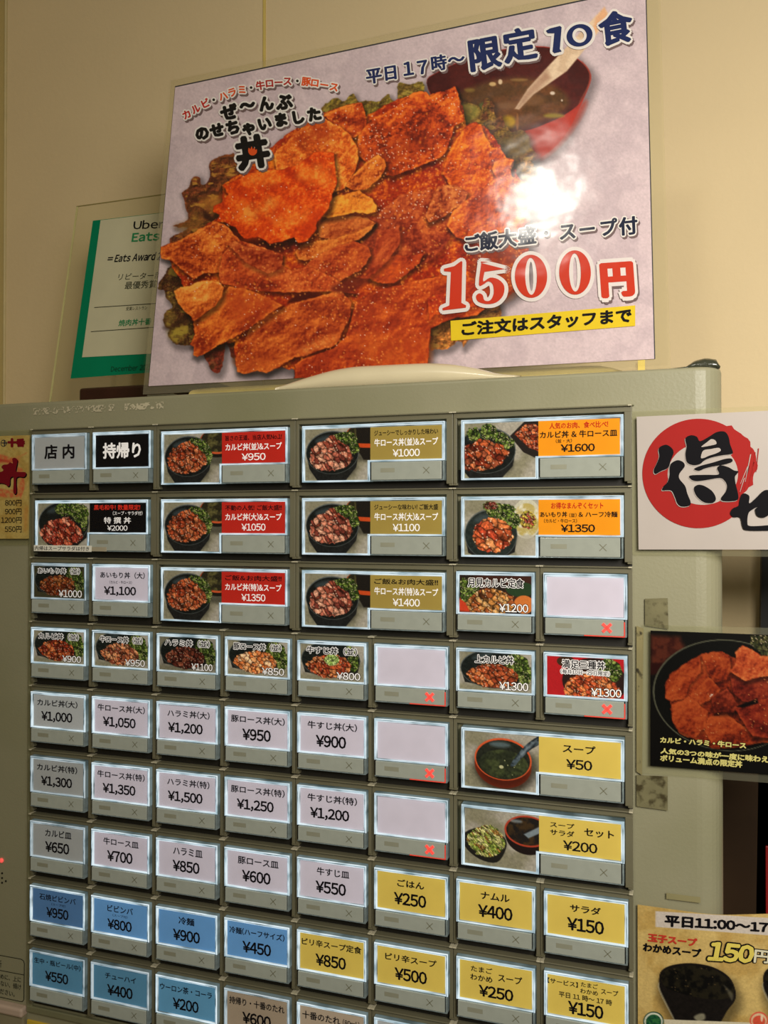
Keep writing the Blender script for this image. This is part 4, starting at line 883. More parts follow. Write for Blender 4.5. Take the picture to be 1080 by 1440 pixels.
    # sparkle of the sauce
    P.sparks(c3([(380, 480), (380, 380), (450, 270), (720, 90), (990, 60), (1040, 270), (960, 390), (900, 900), (480, 900), (500, 600)]), 4.6, .5, (255, 228, 196), 3, .95, .8)
    P.sparks(base, 4.2, .3, (246, 170, 80), 9, 1.3, .6)
    P.sparks(base, 6.0, .18, (255, 232, 206), 13, .9, .8)
    P.sparks(base, 9.0, .35, (240, 150, 50), 17, 2.0, .55)
    P.dots(0.05)
    return P.col
m_poster = print_mat('poster_print', rough=0.6)
GP = (1.17, 1.03, 1.0)
PAR(sheet_px('printed_face', Pp, 0, 1, 0, 1, 0.00052, GP, poster_ink, m_poster, None, 0.0), poster)
PAR(slab_box('backing_card', Pp, plastic('poster_backing', (190, 180, 160)), None, 0.0006, -0.0002), poster)
PAR(slab_box('black_print_edge', Pp, plastic('black_edge', (40, 40, 44)), None, 0.0003, -0.0001, -0.001, 1.0018, -0.005, 1.0), poster)
m_film = film_mat('laminate_film', (0.985, 0.98, 0.95), 0.025, 0.10, bump=0.0, bscale=9)
fw = film_mat('laminate_front', (0.995, 0.995, 0.99), 0.0, 0.13, bump=0.0009, bscale=20)
PAR(slab_box('laminate_film', Pp, fw, None, 0.0004, 0.0024, -0.012, 1.022, -0.022, 1.02), poster)
PAR(slab_box('laminate_border', Pp, film_mat('yellowed_film', (0.96, 0.945, 0.88), 0.10, 0.2, (0.70, 0.64, 0.46)), None, 0.0005, -0.0009, -0.014, 1.026, -0.03, 1.024), poster)
bm = bmesh.new()
L = Letters(); H1 = 0.0004
navy = ink((32, 44, 92)); rd = ink((196, 44, 38)); org = ink((226, 84, 34)); rd2 = ink((176, 44, 40))
for ch, x, y, a, m in (('カ',137,297,-.45,rd),('ル',190,265,-.45,rd),('ビ',245,233,-.42,rd),('・',295,212,-.3,KB),('ハ',350,190,-.32,org),('ラ',402,168,-.3,org),('ミ',460,152,-.22,org),('・',513,141,-.2,KB),('牛',567,128,-.15,rd2),('ロ',620,115,-.08,rd2),('ー',673,110,-.04,rd2),('ス',725,103,0,rd2),('・',783,102,.03,KB),('豚',835,105,.08,org),('ロ',885,112,.12,org),('ー',940,125,.16,org),('ス',997,137,.2,org)):
    px_char(L, Pp, ch, 230+x/4.154, 90+y/4.154, 13.2, m, H1, a, .045, outline=WHT, or_=2.0, shadow=SHD)
for ch, x, y, sz in (('ぜ',385,285,96),('〜',492,245,90),('ん',600,235,90),('ぶ',706,226,96),('の',228,408,84),('せ',315,390,84),('ち',408,374,88),('ゃ',500,376,88),('い',592,352,84),('ま',687,330,84),('し',785,315,84),('た',882,297,84)):
    px_char(L, Pp, ch, 230+x/4.154, 90+y/4.154, sz/4.154, KB, H1+.0002, -.2, .035, thick=(.9, .9), outline=WHT, or_=3.2, shadow=SHD)
px_char(L, Pp, '丼', 230+523/4.154, 90+522/4.154, 47, KB, H1+.0004, -.16, .03, thick=(1.7, 1.7), outline=WHT, or_=4.5, shadow=SHD)
fl = smooth_poly([(351, 209), (350, 214), (353, 219), (358, 219.5), (362, 216), (362, 211), (360, 212), (359, 208.5), (356.5, 211), (355, 207), (353, 211)])
px_poly(L, Pp, fl, org, H1+.0007)
for ch, x, y, sz in (('平',108,252,54),('日',163,242,52),('1',222,228,58),('7',268,224,58),('時',322,210,54),('〜',380,198,58)):
    px_char(L, Pp, ch, 480+x/2.348, y/2.348, sz/2.348, navy, H1, -.17, .012, thick=(.7, .35), outline=WHT, or_=2.4, shadow=SHD, shear=.08)
for ch, x, y, sz in (('限',472,180,112),('定',590,152,112),('食',906,96,112)):
    px_char(L, Pp, ch, 480+x/2.348, y/2.348, sz/2.348, navy, H1+.0001, -.19, .014, thick=(1.6, .8), outline=WHT, or_=4.2, shadow=SHD, shear=.08)
def rc(pts, o, s): return [(o[0]+a/s, o[1]+b/s) for a, b in pts]
one = rc([(676, 104), (690, 96), (722, 88), (728, 92), (722, 164), (728, 172), (704, 178), (698, 172), (704, 112), (682, 112)], (480, 0), 2.348)
ringpts = lambda cx, cy, rx, ry, ix, iy, rot=0, ox=0: (ellipse(cx, cy, rx, ry, 48, rot), ellipse(cx+ox, cy, ix, iy, 48, rot))
def px_ring(L, pl, cx, cy, rx, ry, ix, iy, mat, h, outline=None, or_=0, rot=0.0, oh=.0001, inner=None):
    n = 48; A = ellipse(cx, cy, rx, ry, n, rot); B = ellipse(cx, cy, ix, iy, n, rot)
    T = np.array([(i, (i+1) % n, n+(i+1) % n) for i in range(n)]+[(i, n+(i+1) % n, n+i) for i in range(n)], np.int32); V = np.concatenate([A, B])
    if outline is not None:
        A2 = ellipse(cx, cy, rx+or_, ry+or_, n, rot); B2 = ellipse(cx, cy, max(ix-or_, .01), max(iy-or_, .01), n, rot); V2 = np.concatenate([A2, B2])
        L.add(pl.hit(V2[:, 0], V2[:, 1], h-oh), T, outline)
    L.add(pl.hit(V[:, 0], V[:, 1], h), T, mat)
px_poly(L, Pp, one, navy, H1+.0003, WHT, 4.0, H1)
px_ring(L, Pp, 480+787/2.348, 119/2.348, 18.5, 15.5, 10, 10.5, navy, H1+.0003, WHT, 4.0, -.3, .0002)
for ch, x, y, sz in (('ご',232,142,56),('飯',287,134,60),('大',346,126,60),('盛',408,118,60),('・',468,110,50),('ス',536,104,58),('ー',598,97,56),('プ',664,92,58),('付',728,87,60)):
    px_char(L, Pp, ch, 560+x/2.25, 280+y/2.25, sz/2.25, ink((28, 34, 58)), H1+.0001, -.12, .012, thick=(.8, .45), outline=WHT, or_=2.6, shadow=SHD, shear=.08)
red15 = ink((206, 58, 34)); o4 = (560, 280); RW = ink((232, 222, 218))
px_poly(L, Pp, rc([(146, 222), (178, 214), (200, 198), (204, 200), (201, 330), (216, 338), (215, 345), (142, 354), (141, 347), (163, 338), (168, 232), (146, 230)], o4, 2.25), red15, H1+.0005, RW, 5.4, H1+.0002, 14)
px_poly(L, Pp, smooth_poly(rc([(264, 204), (264, 204), (338, 194), (338, 194), (338, 223), (338, 223), (274, 232), (274, 232), (270, 262), (292, 250), (318, 256), (336, 276), (333, 306), (312, 328), (282, 334), (254, 326), (247, 310), (256, 300), (268, 305), (274, 322), (292, 322), (303, 300), (300, 272), (286, 262), (270, 272), (256, 272)], o4, 2.25), 3), red15, H1+.0005, RW, 5.4, H1+.0002, 14)
for cx, cy, rx, ry in ((421, 246, 51, 68), (560, 234, 50, 70)):
    px_ring(L, Pp, 560+cx/2.25, 280+cy/2.25, rx/2.25, ry/2.25, 8.2, ry/2.25*.86, red15, H1+.0005, RW, 5.4, -.02, .0003)
px_char(L, Pp, '円', 560+693/2.25, 280+256/2.25, 53, red15, H1+.0006, -.07, .02, thick=(2.8, 1.4), outline=RW, or_=7.0, shadow=SHD, sx=.92)
px_poly(L, Pp, rc([(166, 386), (750, 337), (750, 402), (168, 449)], o4, 2.25), ink((232, 200, 42)), H1+.0001)
px_text(L, Pp, 'ご注文はスタッフまで', rc([(202, 391), (738, 345), (738, 391), (202, 434)], o4, 2.25), KB, H1+.0003, .02, thick=(.5, .5))
PAR(L.build('lettering', None), poster)

# ------------------------------------------------------------------ award plaque behind the poster
qa = at(70, 560, .1); dz = (0.171-(-0.0025)); Pq = None
def plq(px, py):
    """point on the plaque's leaning plane"""
    a = math.radians(10.9); n = np.array([0, -math.cos(a), math.sin(a)]); d = ray(px, py); t = ((qa-CAM) @ n)/(d @ n); return CAM+d*t
lw = plq(250, 560)[0]; up = np.array([0, math.sin(math.radians(10.9)), math.cos(math.radians(10.9))])
hh = 0.1767; qb = np.array([qa[0], qa[1], ZT+0.0]); off = (qb[2]-qa[2])/up[2]; BLq = qa+up*off
WQ = 0.142
Pq = Plane(qa+up*hh, qa+up*hh+[WQ, 0, 0], BLq+[WQ, 0, 0], BLq)
plaque = empty('award_plaque', tuple(Pq.p(np.array(.5), np.array(1.0))))
tag(plaque, 'clear acrylic award plaque with a green-edged certificate, half hidden behind the big poster', 'plaque')
PAR(slab_box('acrylic_plate', Pq, film_mat('acrylic_plate', (0.97, 0.975, 0.93), 0.03, 0.06, (0.75, 0.72, 0.55)), None, 0.003, 0.0), plaque)
PAR(slab_box('plate_edge', Pq, plastic('acrylic_edge', (196, 188, 130), rough=0.2), None, 0.0006, 0.0004, 0, .012, 0, 1), plaque)
PAR(slab_box('plate_top_edge', Pq, plastic('acrylic_top_edge', (146, 134, 84), rough=0.2), None, 0.0006, 0.0004, 0, 1, 0, 0.004), plaque)
LQ = Letters(); cert = ink((196, 190, 158)); grn = ink((4, 122, 84)); gtx = ink((40, 130, 80)); dk = ink((60, 62, 46))
o5 = (60, 260); s5 = 4.154
px_poly(LQ, Pq, rc([(294, 210), (720, 160), (720, 1090), (164, 1132)], o5, s5), grn, .0002)
px_poly(LQ, Pq, rc([(340, 208), (760, 158), (760, 980), (232, 1008)], o5, s5), cert, .0004)
px_text(LQ, Pq, 'Uber', rc([(536, 212), (720, 200), (714, 254), (530, 262)], o5, s5), ink((24, 24, 24)), .0006, .016)
px_text(LQ, Pq, 'Eats', rc([(528, 284), (690, 272), (682, 326), (520, 336)], o5, s5), gtx, .0006, .03)
px_text(LQ, Pq, '= Eats Award 2', rc([(390, 410), (704, 390), (690, 440), (376, 456)], o5, s5), KB, .0006, .03)
px_text(LQ, Pq, 'リピーター部', rc([(450, 520), (700, 508), (692, 548), (440, 560)], o5, s5), dk, .0006, .0)
px_text(LQ, Pq, '最優秀賞', rc([(486, 568), (670, 556), (664, 602), (480, 612)], o5, s5), dk, .0006, .004)
px_text(LQ, Pq, '受賞レストラン', rc([(492, 714), (614, 708), (612, 730), (488, 736)], o5, s5), dk, .0006, .0)
px_text(LQ, Pq, '焼肉丼十番', rc([(450, 790), (640, 778), (634, 818), (444, 828)], o5, s5), gtx, .0006, .018)
px_text(LQ, Pq, 'December 2021', rc([(404, 1060), (640, 1046), (636, 1080), (400, 1092)], o5, s5), ink((20, 60, 40)), .0006, .0)
for a, b in (((304, 716), (700, 690)), ((284, 857), (700, 828))):
    px_poly(LQ, Pq, rc([a, b, (b[0], b[1]+4), (a[0], a[1]+4)], o5, s5), dk, .0006)
PAR(LQ.build('certificate', None), plaque)
a = at(117, 548, .078); b = at(330, 545, .078)
bm = bmesh.new(); bm_box(bm, a[0], a[0]+0.12, .072, .128, ZT+.0002, a[2]+0.0005, 0.0025, 3)
PAR(link('wooden_base', bm_mesh('wooden_base', bm), plastic('dark_wood', (52, 26, 20), rough=0.3, noise=.2, scale=40), None), plaque)

# ------------------------------------------------------------------ pale tray lying on the machine in front of the poster
m_tray = plastic('cream_plastic', (226, 212, 176), rough=0.25, noise=.03, coat=.4)
m_olive = plastic('olive_cream_plastic', (206, 190, 128), rough=0.35, noise=.08)
def mound(name, prof, y0, y1, mat, base):
    """rounded lid: prof = list of (x, top z); its section across y is a half ellipse"""
    V = []; F = []; m = 14; xs = np.linspace(prof[0][0], prof[-1][0], 44); zs = np.interp(xs, [p_[0] for p_ in prof], [p_[1] for p_ in prof])
    for _ in range(2): zs[1:-1] = (zs[:-2]+2*zs[1:-1]+zs[2:])/4
    for x, z in zip(xs, zs):
        for k in range(m+1):
            a = math.pi*k/m; V.append((x, (y0+y1)/2-(y1-y0)/2*math.cos(a), base+(z-base)*math.sin(a)**0.6))
    n = m+1
    for i in range(len(xs)-1):
        for k in range(m): F.append((i*n+k, i*n+k+1, (i+1)*n+k+1, (i+1)*n+k))
        F.append((i*n, (i+1)*n, (i+1)*n+m, i*n+m))
    F.append(tuple(range(n))); F.append(tuple(reversed([(len(xs)-1)*n+k for k in range(n)])))
    o = link(name, mesh_pd(name, V, F), mat, None); o.data.shade_smooth(); return o
def prof(pts, y): return [(at(a, b, y)[0], at(a, b, y)[2]) for a, b in pts]
tr = mound('cream_tray', prof([(396, 546), (430, 533), (470, 521), (500, 516), (560, 513), (605, 511), (640, 513), (680, 520), (700, 527), (735, 530)], .022), .012, .031, m_tray, ZT)
tag(tr, 'cream domed plastic lid lying on the machine top against the foot of the big poster', 'lid')
tr2 = mound('cream_cushion', prof([(280, 549), (300, 546), (400, 541), (560, 533), (700, 523), (800, 517), (850, 514), (866, 517), (878, 524)], .052), .037, .066, m_olive, ZT)
tag(tr2, 'long pale olive strip lying on the machine top under the big poster', 'strip')
stk = empty('film_stack', tuple(at(232, 548, .05))); tag(stk, 'small stack of clear plastic sheets under the left foot of the big poster', 'plastic sheets')
for i in range(4):
    a = at(206+i*2, 548, .044); o = box_obj('film_sheet', film_mat('stacked_film', (.9, .9, .82), .25, .1, (.6, .6, .45)), None, a[0], a[0]+.034-.004*i, .036+.001*i, .07, ZT+.0004+.0016*i, ZT+.0012+.0016*i, .0003, 1)
    PAR(o, stk)
# black fob at the right end of the machine top
a = at(934, 515, .02); b = at(1012, 512, .02); zt = at(985, 504, .02)[2]
bm = bmesh.new(); V = []
xs = np.linspace(a[0], b[0], 16); hs = np.interp(np.linspace(0, 1, 16), [0, .4, .55, .75, .95, 1], [.12, .3, .8, 1.0, .8, .15])
rings_ = []
for x, h in zip(xs, hs):
    rr = [bm.verts.new((x, .02-.007*math.cos(t), ZT+(zt-ZT)*h*max(0.0, math.sin(t))**.7)) for t in np.linspace(0, math.pi, 10)]; rings_.append(rr)
for i in range(15):
    for k in range(9): bm.faces.new((rings_[i][k], rings_[i][k+1], rings_[i+1][k+1], rings_[i+1][k]))
    bm.faces.new((rings_[i][0], rings_[i+1][0], rings_[i+1][9], rings_[i][9]))
bm.faces.new(rings_[0]); bm.faces.new(rings_[15][::-1])
o = link('rubber_grip', bm_mesh('rubber_grip', bm), plastic('dark_green_rubber', (58, 60, 46), rough=.18, coat=.8, bump=.4, bscale=500), None); o.data.shade_smooth()
tag(o, 'small glossy dark green object lying on the right end of the machine top', 'grip')

# ------------------------------------------------------------------ signs at the right
y_s = .0068
def board(name, TL, TR_, BR_, BL_, y, ext, mat, th=.0012, label='', cat='sign'):
    pl = flat_plane(TL, TR_, BR_, BL_, y); root = empty(name, tuple(pl.p(np.array(.5), np.array(1.0)))); tag(root, label, cat)
    PAR(slab_box('board', pl, mat, None, th, -.0001, 0, ext), root)
    return pl, root
m_film2 = film_mat('sign_film', (.97, .97, .93), .06, .12, (.62, .6, .42))
s6 = (880, 500); k6 = 3.6
Ps, sign = board('calligraphy_sign', (895.3, 586), (1080, 577.5), (1080, 772.9), (898, 772.8), .0045, 2.6, plastic('sign_paper', (184, 173, 165), rough=.6, noise=.03, scale=40), label='white sign with red brush ring and black calligraphy at the right')
PAR(slab_box('sign_film', flat_plane((886, 578), (1080, 571), (1080, 783), (889, 780), .0062), m_film2, None, .0004, 0, 0, 2.6), sign)
L = Letters(); sred = ink((164, 38, 35)); sp_ = ink((184, 173, 165))
A = []
for t in np.linspace(0, 2*math.pi, 90, endpoint=False):
    rx, ry = 284, 277; x = 368+rx*math.cos(t); y = 597+ry*math.sin(t)
    A.append((x, y))
tail = []
rnd = random.Random(4)
for i, (x, y) in enumerate(A):
    ang = math.degrees(2*math.pi*i/90)
    if ang > 300 or ang < 36:
        k = 1+(0.075 if ang > 320 else .05) + (rnd.uniform(-.03, .02))
        if ang < 36: k = 1-.0045*ang+rnd.uniform(-.06, .03) + .04
        x = 368+(x-368)*k; y = 597+(y-597)*k
    tail.append((x, y))
px_poly(L, Ps, rc(tail, s6, k6), sred, .0002)
px_poly(L, Ps, rc(ellipse(390, 600, 178, 156, 50), s6, k6), sp_, .0003)
for k_, (x0, y0, x1, y1, w_) in enumerate(((640, 470, 600, 680, 7), (655, 490, 640, 610, 5), (672, 470, 660, 590, 5), (625, 560, 585, 690, 6), (610, 600, 575, 700, 4), (648, 540, 622, 660, 4))):
    px_poly(L, Ps, rc([(x0-w_/2, y0), (x0+w_/2, y0), (x1+1, y1), (x1-1, y1)], s6, k6), sred, .0004)
for k_, (x0, y0, x1, y1, w_) in enumerate(((632, 500, 604, 640, 5), (618, 560, 580, 650, 4), (600, 620, 578, 690, 4))):
    px_poly(L, Ps, rc([(x0-w_/2, y0), (x0+w_/2, y0), (x1+1, y1), (x1-1, y1)], s6, k6), sp_, .0005)
strokes = [
 [(175, 462), (205, 452), (232, 468), (242, 492), (228, 530), (215, 568), (180, 585), (150, 600), (142, 580), (158, 545), (170, 510), (166, 480)],
 [(232, 545), (262, 530), (290, 540), (298, 562), (272, 598), (272, 625), (300, 660), (312, 700), (328, 740), (322, 760), (285, 765), (262, 750), (248, 715), (232, 685), (205, 682), (184, 682), (192, 662), (212, 640), (222, 605), (222, 570)],
 [(302, 420), (330, 404), (360, 412), (376, 434), (420, 412), (460, 388), (500, 386), (520, 412), (528, 450), (542, 490), (530, 500), (490, 505), (440, 515), (400, 530), (375, 550), (340, 555), (310, 540), (302, 500), (308, 460)],
 [(346, 574), (380, 558), (440, 542), (500, 524), (534, 522), (538, 538), (500, 552), (440, 562), (400, 572), (370, 584)],
 [(324, 608), (400, 604), (470, 602), (462, 572), (480, 556), (520, 566), (548, 582), (570, 586), (562, 600), (552, 615), (556, 650), (568, 700), (566, 730), (530, 738), (490, 736), (482, 722), (505, 690), (512, 660), (500, 634), (475, 620), (410, 630), (360, 636), (332, 628)],
 [(346, 668), (370, 654), (405, 664), (440, 690), (456, 725), (440, 746), (400, 744), (368, 722), (350, 696)]]
for s_ in strokes:
    V_ = np.array(smooth_poly(s_)); px_poly(L, Ps, rc(V_+[-3, 3.5], s6, k6), sp_, .0006); px_poly(L, Ps, rc(V_, s6, k6), KB, .0008)
for s_ in ([(382, 462), (410, 440), (432, 424), (452, 430), (458, 448), (430, 456), (398, 462)], [(380, 518), (392, 482), (430, 474), (470, 468), (480, 482), (456, 496), (420, 508), (398, 518)]):
    px_poly(L, Ps, rc(smooth_poly(s_), s6, k6), sp_, .0010)
px_poly(L, Ps, rc(smooth_poly([(384, 462), (420, 452), (448, 446), (452, 452), (420, 462), (396, 466)]), s6, k6), KB, .0011) if False else None
# second character, running out to the right
px_poly(L, Ps, rc(smooth_poly([(528, 800), (540, 775), (570, 760), (575, 735), (585, 705), (602, 698), (625, 712), (625, 748), (660, 720), (690, 690), (715, 680), (760, 690), (800, 720), (830, 760), (820, 800), (780, 815), (740, 800), (700, 820), (665, 812), (655, 780), (670, 765), (640, 780), (620, 800), (615, 845), (625, 862), (680, 862), (760, 855), (830, 850), (830, 880), (700, 886), (610, 884), (590, 866), (578, 820), (545, 818)]), s6, k6), KB, .0008)
PAR(L.build('calligraphy', None), sign)

# black photo sign
Pk, ksign = board('photo_sign', (914.7, 887), (1080, 893), (1080, 1089), (914.4, 1076.7), .0045, 2.2, plastic('black_sign_paper', (16, 14, 12), rough=.4), label='black sign with a photo of red meat, below the white calligraphy sign')
PAR(slab_box('sign_film', flat_plane((904, 878), (1080, 883), (1080, 1101), (899, 1087), .0062), m_film2, None, .0004, 0, 0, 2.2), ksign)
def k_ink(x, y):
    P = Paint(x, y, (14, 12, 10)); c = lambda p: [(880+a/4.5, 840+b/4.5) for a, b in p]
    P.fill(c([(158, 240), (340, 250), (380, 330), (260, 400), (180, 480), (158, 480)]), (60, 22, 16), c2=(90, 40, 26), nf=9, soft=8)
    P.fill(c([(160, 415), (240, 415), (200, 480), (158, 490)]), (44, 12, 10), soft=3)
    P.fill(ellipse(880+640/4.5, 840+620/4.5, 470/4.5, 352/4.5, 60, .12), (92, 92, 74)); P.fill(ellipse(880+642/4.5, 840+621/4.5, 463/4.5, 346/4.5, 60, .12), (12, 12, 10), noise=.3)
    P.lump(c([(790, 240), (1300, 240), (1300, 420), (900, 400), (840, 340), (790, 300)]), [(84, 84, 44), (60, 64, 36), (100, 96, 60)], cell=5, seed=4)
    LO, MD, HI = (80, 20, 12), (150, 50, 22), (186, 80, 36)
    def S(p, s, a=.6, b=0., **k): P.slab(c(p), LO, MD, HI, seed=s, ang=a, bright=b, jit=2, sh=(1, 2, 4), shadow=.3, **k)
    S([(250, 560), (280, 490), (360, 430), (460, 370), (500, 350), (600, 345), (660, 370), (900, 500), (1300, 500), (1300, 900), (850, 920), (700, 950), (560, 960), (430, 900), (340, 860), (290, 780), (280, 660), (250, 640)], 301)
    S([(250, 560), (280, 490), (370, 420), (470, 370), (480, 470), (400, 560), (370, 640), (290, 660), (252, 640)], 303, 2.2, .08)
    S([(480, 370), (560, 345), (660, 365), (670, 440), (640, 520), (560, 540), (520, 480)], 305, .5)
    S([(400, 620), (520, 500), (600, 580), (560, 640), (430, 700)], 307, 2.4)
    S([(290, 680), (400, 630), (520, 720), (510, 820), (430, 890), (340, 850), (290, 770)], 309, 1.1, .08)
    S([(520, 760), (640, 740), (700, 780), (860, 900), (800, 930), (560, 950), (500, 850)], 311, .3, .08)
    P.slab(c([(660, 500), (760, 520), (860, 510), (1300, 520), (1300, 660), (900, 680), (740, 660), (680, 600)]), (60, 14, 10), (112, 30, 20), (160, 60, 34), seed=313, sh=(1, 3, 5))
    P.slab(c([(540, 640), (640, 570), (720, 680), (680, 730), (560, 730)]), (60, 14, 10), (112, 34, 18), (160, 60, 34), seed=315, sh=(1, 3, 5))
    P.slab(c([(690, 710), (820, 640), (1300, 640), (1300, 860), (900, 890), (800, 880)]), (70, 16, 10), (130, 36, 22), (170, 66, 34), seed=317, sh=(1, 3, 5))
    P.fill(c([(700, 690), (830, 640), (840, 670), (740, 700)]), (10, 6, 6), soft=2)
    P.slab(c([(660, 470), (700, 400), (690, 350), (740, 305), (800, 330), (860, 370), (1300, 330), (1300, 480), (900, 500), (820, 510), (760, 530), (700, 500)]), (130, 40, 22), (196, 80, 40), (224, 124, 66), seed=319, sh=(2, 4, 6))
    P.fill(smooth_poly(c([(530, 635), (540, 615), (555, 612), (540, 625)])), (240, 220, 200), soft=1)
    P.sparks(c([(250, 500), (600, 345), (1100, 500), (1000, 900), (400, 880)]), 4.5, .25, (226, 150, 90), 5, 1.0, .8)
    P.dots(.08); return P.col
PAR(sheet_px('food_photo', Pk, 0, 1.2, 0, 1, 0.0005, (.72, .72, .72), k_ink, print_mat('sign_print', rough=.4), None, .0001), ksign)
L = Letters(); kt = ink((206, 196, 118)); o7 = (880, 840)
px_text(L, Pk, 'カルビ・ハラミ・牛ロース', rc([(220, 882), (760, 918), (760, 956), (218, 918)], o7, 4.5), kt, .0005, .024, thick=(.3, .3), outline=ink((30, 24, 14)), or_=1.0)
px_text(L, Pk, '人気の3つの味が一度に味わえる', rc([(222, 952), (950, 1008), (950, 1050), (220, 986)], o7, 4.5), kt, .0005, .024, thick=(.3, .3), outline=ink((30, 24, 14)), or_=1.0)
px_text(L, Pk, 'ボリューム満点の限定丼', rc([(220, 994), (736, 1034), (736, 1076), (218, 1034)], o7, 4.5), kt, .0005, .024, thick=(.3, .3), outline=ink((30, 24, 14)), or_=1.0)
PAR(L.build('lettering', None), ksign)

# yellow soup sign, bent back round the machine's corner
xe = at(1012, 1285, .0060)[0]
y0_ = .0060; a0 = at(896.6, 1272, y0_); zb_ = at(900, 1640, y0_)[2]
def yp(s, t, h=0.0):
    """s: metres along the sheet from its left edge; t: 0 top .. 1 foot"""
    s = np.asarray(s, float); t = np.asarray(t, float); x = a0[0]+s; r = .05; e = np.maximum(0, x-(xe-.012)); th = np.minimum(e/r, .38); rest = np.maximum(0, e-.38*r)
    X = np.where(e > 0, (xe-.012)+r*np.sin(th)+rest*math.cos(.38), x); Y = np.where(e > 0, y0_+r*(1-np.cos(th))+rest*math.sin(.38), y0_)
    return np.stack([X+h*np.sin(th), Y-h*np.cos(th), a0[2]+(zb_-a0[2])*t], -1)
def yhit(px, py, h=0.0):
    px = np.asarray(px, float); py = np.asarray(py, float); s = np.full(px.shape, .03); t = np.full(px.shape, .3)
    for _ in range(12):
        e = 1e-5; x, y = proj(yp(s, t)); xs_, ys_ = proj(yp(s+e, t)); xt, yt = proj(yp(s, t+e))
        a, b, c, d = (xs_-x)/e, (xt-x)/e, (ys_-y)/e, (yt-y)/e; det = a*d-b*c; rx, ry = px-x, py-y
        s = np.clip(s+(d*rx-b*ry)/det, 0, .2); t = t+(-c*rx+a*ry)/det
    return yp(s, t, h)
class YPl:
    def hit(self, px, py, h=0.0): return yhit(px, py, h)
Yp = YPl()
ysign = empty('soup_sign', tuple(a0-np.array([0, 0, a0[2]-zb_]))); tag(ysign, 'yellow paper sign for 150 yen soups curling round the lower right corner of the machine', 'sign')
def y_ink(x, y):
    P = Paint(x, y, (206, 176, 108)); c = lambda p: [(860+a/4.236, 1100+b/4.236) for a, b in p]
    P.fill([(0, 0), (3000, 0), (3000, 3000), (0, 3000)], (208, 178, 110), c2=(190, 156, 88), nf=30, noise=.06)
    P.fill(c([(262, 768), (1300, 830), (1300, 940), (262, 862)]), (206, 194, 182), soft=1)
    for ox in (0, 620):
        b = np.array(c([(282, 1170), (300, 1120), (360, 1090), (470, 1078), (600, 1100), (700, 1160), (738, 1240), (735, 1300), (690, 1360), (640, 1440), (560, 1480), (440, 1480), (380, 1430), (330, 1330), (290, 1250)]))+[ox/4.236, 0]
        P.shadow(b, 4, 10, 16, .45); P.fill(smooth_poly(b), (24, 20, 18), noise=.3)
        i1 = np.array(c([(295, 1160), (330, 1115), (470, 1092), (600, 1112), (700, 1180), (728, 1250), (680, 1290), (560, 1290), (420, 1260), (320, 1220)]))+[ox/4.236, 0]
        P.fill(smooth_poly(i1), (12, 11, 10), c2=(34, 30, 20), nf=8)
        P.fill(smooth_poly(np.array(c([(286, 1190), (292, 1240), (380, 1420), (374, 1425), (280, 1240)]))+[ox/4.236, 0]), (170, 160, 130), soft=1.2, alpha=.7)
        P.fill(smooth_poly(np.array(c([(670, 1210), (722, 1260), (716, 1300), (690, 1250)]))+[ox/4.236, 0]), (110, 104, 84), soft=3, alpha=.6)
        P.fill(smooth_poly(np.array(c([(490, 1400), (520, 1380), (552, 1380), (556, 1410), (520, 1426)]))+[ox/4.236, 0]), (176, 170, 140), soft=3, alpha=.7)
        P.sparks(i1, 5, .3, (120, 96, 60), 7, 1.0, .6)
    P.fill(ellipse(*c([(250, 1425)])[0], 14.5, 14), (20, 60, 46)); P.fill(ellipse(*c([(250, 1425)])[0], 13, 12.5), (220, 220, 200)); P.fill(ellipse(*c([(250, 1428)])[0], 11, 10.5), (20, 70, 50), c2=(50, 110, 60), nf=5)
    P.fill(c([(310, 1412), (1300, 1450), (1300, 1520), (330, 1500)]), (214, 204, 176)); 
    P.fill(ellipse(*c([(878, 1420)])[0], 13, 12.5), (220, 90, 70)); P.fill(ellipse(*c([(878, 1420)])[0], 11, 10.5), (226, 190, 150)); P.fill(ellipse(*c([(878, 1424)])[0], 9, 8), (214, 84, 60))
    P.fill(ellipse(*c([(895, 1405)])[0], 1.5, 5), (240, 220, 190))
    P.dots(.06); return P.col
S_ = .11
PAR(sheet('printed_face', lambda u, v: yp(u*S_, v, .0004), 220, 700, (1, 1, 1), lambda u, v, V: y_ink(*proj(V)), print_mat('yellow_sign_print', rough=.45), None), ysign)
V = []; F = []
for i in range(41):
    for t in (0, 1):
        for h in (.0003, -.0001): V.append(tuple(yp(S_*i/40, t, h)))
for i in range(40):
    a = i*4; b = a+4; F += [(a, a+2, b+2, b), (a+1, b+1, b+3, a+3), (a, b, b+1, a+1), (a+2, a+3, b+3, b+2)]
PAR(link('paper', mesh_pd('paper', V, F), plastic('yellow_paper', (200, 170, 104)), None), ysign)
L = Letters(); o8 = (860, 1100); k8 = 4.236; YR = ink((196, 60, 44))
px_text(L, Yp, '平日11:00～17:00', rc([(320, 790), (1060, 842), (1060, 902), (318, 854)], o8, k8), KB, .0008, .024, thick=(.45, .45))
px_text(L, Yp, '玉子スープ', rc([(218, 896), (510, 928), (508, 976), (218, 944)], o8, k8), YR, .0008, .024, thick=(.4, .4))
px_text(L, Yp, 'わかめスープ', rc([(190, 952), (534, 990), (532, 1042), (188, 1000)], o8, k8), KB, .0008, .020, thick=(.4, .4))
px_text(L, Yp, '150', rc([(590, 942), (850, 970), (832, 1070), (570, 1054)], o8, k8), ink((226, 206, 96)), .0012, .03, thick=(.7, .7), outline=KB, or_=2.6)
